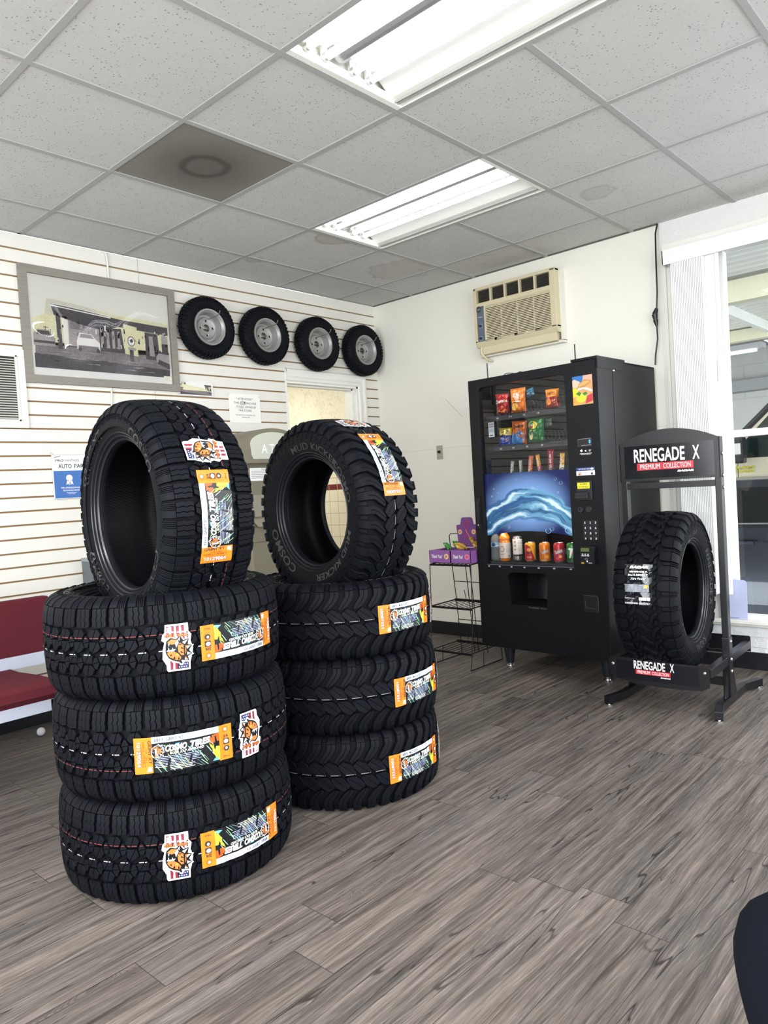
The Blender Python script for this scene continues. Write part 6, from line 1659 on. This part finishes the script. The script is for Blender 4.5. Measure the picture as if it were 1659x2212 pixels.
# ================================================================== OUTSIDE THE WINDOW
GRD = -.30
g = G('asphalt'); v, _ = g.xyz(); g.link(g.mix(g.noise(v, 60, 4, .7), srgb('#7b7975'), srgb('#9d9b96')), g.b.inputs['Base Color']); g.b.inputs['Roughness'].default_value = .9
struct(MB(g.m).box(.14, -14, GRD-.1, 16, 12, GRD), 'ground_outside')
CW = pm('#dfe0da', .5, var=.03); CREAM = pm('#d3cfb2', .55, var=.03)
t = thing('carport_roof', 'white ribbed metal carport roof with cream beams seen through the window', 'carport', (.2, 0, 0))
mb = MB(CW); n = 0; x = .05; zr_ = 3.05
pts = []
while x < 6.0: pts += [(x, zr_), (x+.05, zr_), (x+.065, zr_+.06), (x+.105, zr_+.06), (x+.12, zr_)]; x += .17
for a, b in zip(pts[:-1], pts[1:]): mb.add([(a[0], -12, a[1]), (b[0], -12, b[1]), (b[0], 9, b[1]), (a[0], 9, a[1])], [(0, 1, 2, 3)])
mb.build('ribbed_sheet', t)
for x, z0, z1 in ((2.85, 2.79, 3.00), (5.85, 2.88, 3.03)):
    MB(CREAM).box(x, -12, z0, x+.14, 9, z1).build('beam', t)
for y in (-3.3, -1.5, -.2, 1.3): MB(CW).box(.05, y, 2.93, 5.9, y+.07, 3.05).build('rafter', t)
for y in (-5.5, 3.0): MB(CREAM).box(2.84, y, GRD, 3.0, y+.16, 2.75).build('post', t)
# neighbouring building
def mat_block():
    g = G('concrete_block'); v, (x, y, z) = g.xyz()
    rz = g.math('DIVIDE', z, .61); fz = g.math('FRACT', rz); sh = g.math('MULTIPLY', g.math('MODULO', g.math('FLOOR', rz), 2), .5)
    fy = g.math('FRACT', g.math('ADD', g.math('DIVIDE', y, .82), sh))
    e = g.math('MINIMUM', g.math('MINIMUM', fy, g.math('SUBTRACT', 1, fy)), g.math('MINIMUM', fz, g.math('SUBTRACT', 1, fz)))
    c = g.mix(g.noise(v, 2.5, 5, .6), srgb('#a5a49d'), srgb('#b9b8b0')); c = g.mix(g.math('MULTIPLY', g.step(e, .03, .01), .25), c, srgb('#7d7c78'))
    g.link(c, g.b.inputs['Base Color']); g.b.inputs['Roughness'].default_value = .9; return g.m
t = thing('block_building', 'grey concrete block building with a canopy beyond the parked vehicles', 'building', (10, 0, 0))
MB(mat_block()).box(0, -10, GRD, .3, 14, 3.4).build('block_wall', t)
mb = MB(pm('#7f7f7e', .7)); mb.box(-3.0, -10, 3.35, 0, 14, 3.55).box(-3.1, -10, 3.0, -2.9, 14, 3.6); mb.build('canopy', t)
mb = MB(pm('#8d8d8c', .7))
mb.box(-.35, -10, 2.55, -.0, 14, 2.75).box(-3.0, 1.2, 3.05, 0, 1.45, 3.35); mb.build('ledge', t)
mb = MB(pm('#b9b9b8', .6)); mb.box(-2.2, -.9, 3.02, -1.95, .6, 3.10); lt = mb.build('lamp_housing', t); MB(pm('#f4f7ff', .5, emit=3)).cyl((-2.08, -.8, 2.995), (-2.08, .5, 2.995), .02, n=10).build('lamp_tube', lt)

def wheel_set(mb, xs_, ys_, r, z, w):
    for x in xs_:
        for y in ys_: mb.lathe([(0, 0), (r*.62, 0), (r*.66, .02), (r*.95, .02), (r, .05), (r, w-.03), (r*.95, w), (0, w)], 28, O=(x, y, z), ax=(1, 0, 0))
# dark car right outside; long axis along Y, near side at local x = 0
CB = pm('#151a26', .22, .1, coat=.8); CG = pm('#7f7d77', .35, .3); TW = pm('#0b0d10', .08)
t = thing('dark_car', 'dark navy car parked right outside the window', 'car', (1.98, -2.15, GRD))
mb = MB(CB); PB = [(-2.15, .25), (-2.25, .45), (-2.15, .80), (-1.9, .95), (1.05, .99), (1.95, .88), (2.2, .70), (2.25, .40), (2.15, .22)]
mb.prism([(.05, y, z) for y, z in PB], (1.70, 0, 0)); mb.prism([(0, y*.985, .27+(z-.27)*.84) for y, z in PB], (1.80, 0, 0))
mb.build('body', t)
mb = MB(CB); PC = [(-1.85, .95), (-1.35, 1.34), (-.9, 1.395), (.20, 1.40), (.55, 1.34), (1.25, .96)]
mb.prism([(.13, y, z) for y, z in PC], (1.54, 0, 0)); mb.build('cabin', t)
mb = MB(TW)
for (ya, yb) in ((-1.25, -.60), (-.54, .06), (.12, .78)):
    zt_ = lambda y: 1.315 if y < .3 else 1.315-(y-.3)*.62
    mb.prism([(.122, ya, 1.01), (.122, yb, 1.01), (.124, yb, zt_(yb)), (.124, ya, 1.315 if ya > -1.1 else 1.22)], (.01, 0, 0))
mb.build('side_window', t)
MB(CG).tube([(.12, -1.5, 1.33), (.12, -1.0, 1.385), (.12, .2, 1.39), (.12, .62, 1.32)], .014, 8).build('roof_rail', t)
mb = MB(pm('#90908c', .3, .6)); mb.box(.113, -1.3, 1.000, .125, .95, 1.012); mb.build('belt_trim', t)
mb = MB(BLK)
for y in (-.57, .09+.0): mb.box(-.003, y-.004, .34, .002, y+.004, .86).box(.118, y-.03, 1.0, .126, y+.03, 1.32)
mb.build('door_gap', t)
mb = MB(pm('#20283a', .2, .2, coat=.8))
for y in (-.86, -.18, .36): mb.box(-.03, y, .845, -.012, y+.17, .868, b=.006).box(-.02, y, .845, 0.005, y+.012, .866).box(-.02, y+.155, .845, 0.005, y+.17, .866)
mb.build('door_handle', t)
mb = MB(pm('#0c0c0e', .7)); wheel_set(mb, (-.01, 1.58), (-1.35, 1.40), .33, .33, .22); mb.build('wheel', t)
mb = MB(pm('#3a3d44', .5)); mb.box(-.01, -1.0, .25, .02, 1.05, .33); mb.build('rocker_panel', t)
# pale pickup beyond
PT = pm('#cfc6ae', .3, .3, coat=.6); 
t = thing('pickup_truck', 'pale beige pickup truck with a black side mirror, parked beyond the dark car', 'pickup truck', (4.25, -1.85, GRD+.09))
mb = MB(PT); PB = [(-3.0, .55), (-3.0, 1.45), (-1.7, 1.47), (.30, 1.50), (.52, 1.56), (2.3, 1.36), (2.5, 1.20), (2.55, .60)]
mb.prism([(.0, y, z) for y, z in PB], (1.95, 0, 0)); mb.build('body', t)
mb = MB(PT); PC = [(-1.9, 1.46), (-1.75, 2.18), (-1.2, 2.27), (-.20, 2.25), (.56, 1.52)]
mb.prism([(.12, y, z) for y, z in PC], (1.72, 0, 0)); mb.build('cab', t)
mb = MB(pm('#17191b', .3)); mb.tube([(.115, -.20, 2.23), (.115, .54, 1.535)], .035, 8); mb.build('windshield_pillar', t)
mb = MB(pm('#1a2422', .06)); mb.prism([(.112, .44, 1.50), (.112, -.18, 2.14), (.112, -.75, 2.16), (.112, -.75, 1.48)], (.01, 0, 0)).prism([(.112, -.82, 1.50), (.112, -.82, 2.10), (.112, -1.65, 2.06), (.112, -1.75, 1.50)], (.01, 0, 0)); mb.build('side_window', t)
mb = MB(pm('#16171a', .4)); mb.box(-.24, .17, 1.44, -.10, .29, 1.73, b=.035).box(-.12, .20, 1.50, .12, .26, 1.55, b=.01); mr = mb.build('side_mirror', t)
MB(pm('#dfe0d6', .2, .3)).box(-.248, .195, 1.54, -.232, .265, 1.66, b=.008).build('signal_lens', mr)
mb = MB(BLK); mb.box(-.003, .30, .6, .003, .306, 1.48).box(-.003, -.78, .6, .003, -.774, 1.48); mb.build('door_gap', t)
a = Art(); GO = pm('#c9bd4a', .3, .4)
a.text('RAM', .0, 1.392, .20, .036, GO, 1, bold=.06).text('1500', .0, 1.350, .20, .032, GO, 1, bold=.06)
mb = MB(); a.lay(mb, lambda x, y, h: (-.004-h, .23-x, y)); mb.build('badge', t)
mb = MB(pm('#0c0c0e', .7)); wheel_set(mb, (-.02, 1.70), (-2.2, 1.55), .44, .35, .28); mb.build('wheel', t)

# ================================================================== SEATED PERSON (only a trousered knee shows)
CL = bpy.data.materials.new('navy_cloth')
g = G('navy_cloth'); v, _ = g.xyz(); g.link(g.mix(g.noise(v, 6, 4, .6), srgb('#06080f'), srgb('#0b0f1a')), g.b.inputs['Base Color']); g.b.inputs['Roughness'].default_value = .95; g.b.inputs['Specular IOR Level'].default_value = .15
g.bump(g.noise(v, 9, 3, .5), .5, .02)
CL = g.m
def skin(name, verts, edges, radii, mat, root=0, sub=2, parent=None):
    me = bpy.data.meshes.new(name); me.from_pydata(verts, edges, []); o = bpy.data.objects.new(name, me); C.objects.link(o)
    m = o.modifiers.new('s', 'SKIN'); m.use_smooth_shade = True
    sv = me.skin_vertices[0].data
    for i, r_ in enumerate(radii):
        rr = r_ if isinstance(r_, tuple) else (r_, r_); sv[i].radius = rr; sv[i].use_root = (i == root)
    s2 = o.modifiers.new('d', 'SUBSURF'); s2.levels = sub; s2.render_levels = sub
    dg = bpy.context.evaluated_depsgraph_get(); ev = o.evaluated_get(dg); nm = bpy.data.meshes.new_from_object(ev)
    nm.materials.clear(); nm.materials.append(mat)
    for p_ in nm.polygons: p_.use_smooth = True
    bpy.data.objects.remove(o); o = bpy.data.objects.new(name, nm); C.objects.link(o)
    if parent: o.parent = parent
    return o
per = thing('person', 'seated person in dark navy trousers, only one knee showing at the bottom right corner', 'person', (-3.20, -4.35, 0))
L = lambda x, y, z: (x+3.20-.049, y+4.35+.052, z+.012)
V = [L(-3.14, -4.36, .53), L(-3.24, -4.33, .51), L(-3.318, -3.892, .455), L(-3.300, -3.922, .28), L(-3.282, -3.958, .10),
     L(-3.04, -4.33, .51), L(-2.98, -3.90, .455), L(-2.98, -3.90, .28), L(-2.98, -3.93, .10)]
skin('trousers', V, [(0, 1), (1, 2), (2, 3), (3, 4), (0, 5), (5, 6), (6, 7), (7, 8)], [(.15, .12), (.095, .09), (.072, .072), (.068, .068), (.060, .060), (.095, .09), (.072, .072), (.068, .068), (.06, .06)], CL, parent=per)
SKN = pm('#b98a6e', .55, var=.05)
Vb = [L(-3.14, -4.36, .60), L(-3.14, -4.39, .85), L(-3.14, -4.38, 1.05), L(-3.14, -4.36, 1.14), L(-3.34, -4.37, 1.03), L(-3.38, -4.28, .80), L(-3.24, -4.08, .66), L(-2.94, -4.37, 1.03), L(-2.90, -4.28, .80), L(-3.04, -4.08, .66)]
skin('shirt', Vb, [(0, 1), (1, 2), (2, 3), (2, 4), (4, 5), (5, 6), (2, 7), (7, 8), (8, 9)], [(.16, .12), (.15, .11), (.14, .10), (.06, .06), .06, .048, .036, .06, .048, .036], pm('#2b3140', .9, var=.08), parent=per)
Vh = [L(-3.14, -4.35, 1.13), L(-3.14, -4.33, 1.20), L(-3.14, -4.32, 1.27), L(-3.14, -4.325, 1.345)]
skin('head', Vh, [(0, 1), (1, 2), (2, 3)], [.050, (.062, .072), (.072, .088), (.060, .072)], SKN, parent=per)
mb = MB(pm('#2a1f18', .8)); mb.sphere(L(-3.14, -4.345, 1.325), .088, 20, sx=.95, sy=1.05, sz=.9); mb.build('hair', per)
for sx_, hx in ((-1, -3.24), (1, -3.04)):
    base = Vector(L(hx, -4.06, .645)); vv = [tuple(base), tuple(base+Vector((-sx_*.01, .045, -.01)))]; ee = [(0, 1)]; rr = [.028, (.038, .016)]
    for k, (dx, ln) in enumerate(((-.030, .070), (-.010, .080), (.010, .076), (.028, .062))):
        i = len(vv); vv += [tuple(Vector(vv[1])+Vector((dx, .035, -.002))), tuple(Vector(vv[1])+Vector((dx*1.1, .035+ln*.6, -.012))), tuple(Vector(vv[1])+Vector((dx*1.15, .035+ln*.85, -.032)))]
        ee += [(1, i), (i, i+1), (i+1, i+2)]; rr += [.010, .009, .008]
    i = len(vv); vv += [tuple(base+Vector((-sx_*-.04, .03, -.01))), tuple(base+Vector((-sx_*-.055, .065, -.02)))]; ee += [(0, i), (i, i+1)]; rr += [.012, .010]
    skin('hand', vv, ee, rr, SKN, parent=per, sub=1)
for x in (-3.25, -2.98):
    mb = MB(pm('#17181c', .5)); mb.sphere(L(x, -3.90, .045), .05, 18, sx=.9, sy=2.5, sz=.9); mb.build('shoe', per)
t = thing('waiting_chair', 'plain dark chair the seated person sits on, at the right edge out of view', 'chair', (-3.14, -4.45, 0))
MB(BLACKP).box(-.23, -.20, .36, .23, .22, .40, b=.01).build('seat', t); MB(BLACKP).box(-.22, -.27, .50, .22, -.235, .85, b=.01).build('backrest', t)
MB(BLACKP).cyl((0, 0, .02), (0, 0, .37), .030, n=16).cyl((0, 0, 0), (0, 0, .022), .20, .19, 28).box(-.03, -.26, .37, .03, -.20, .55, b=.005).build('pedestal', t)
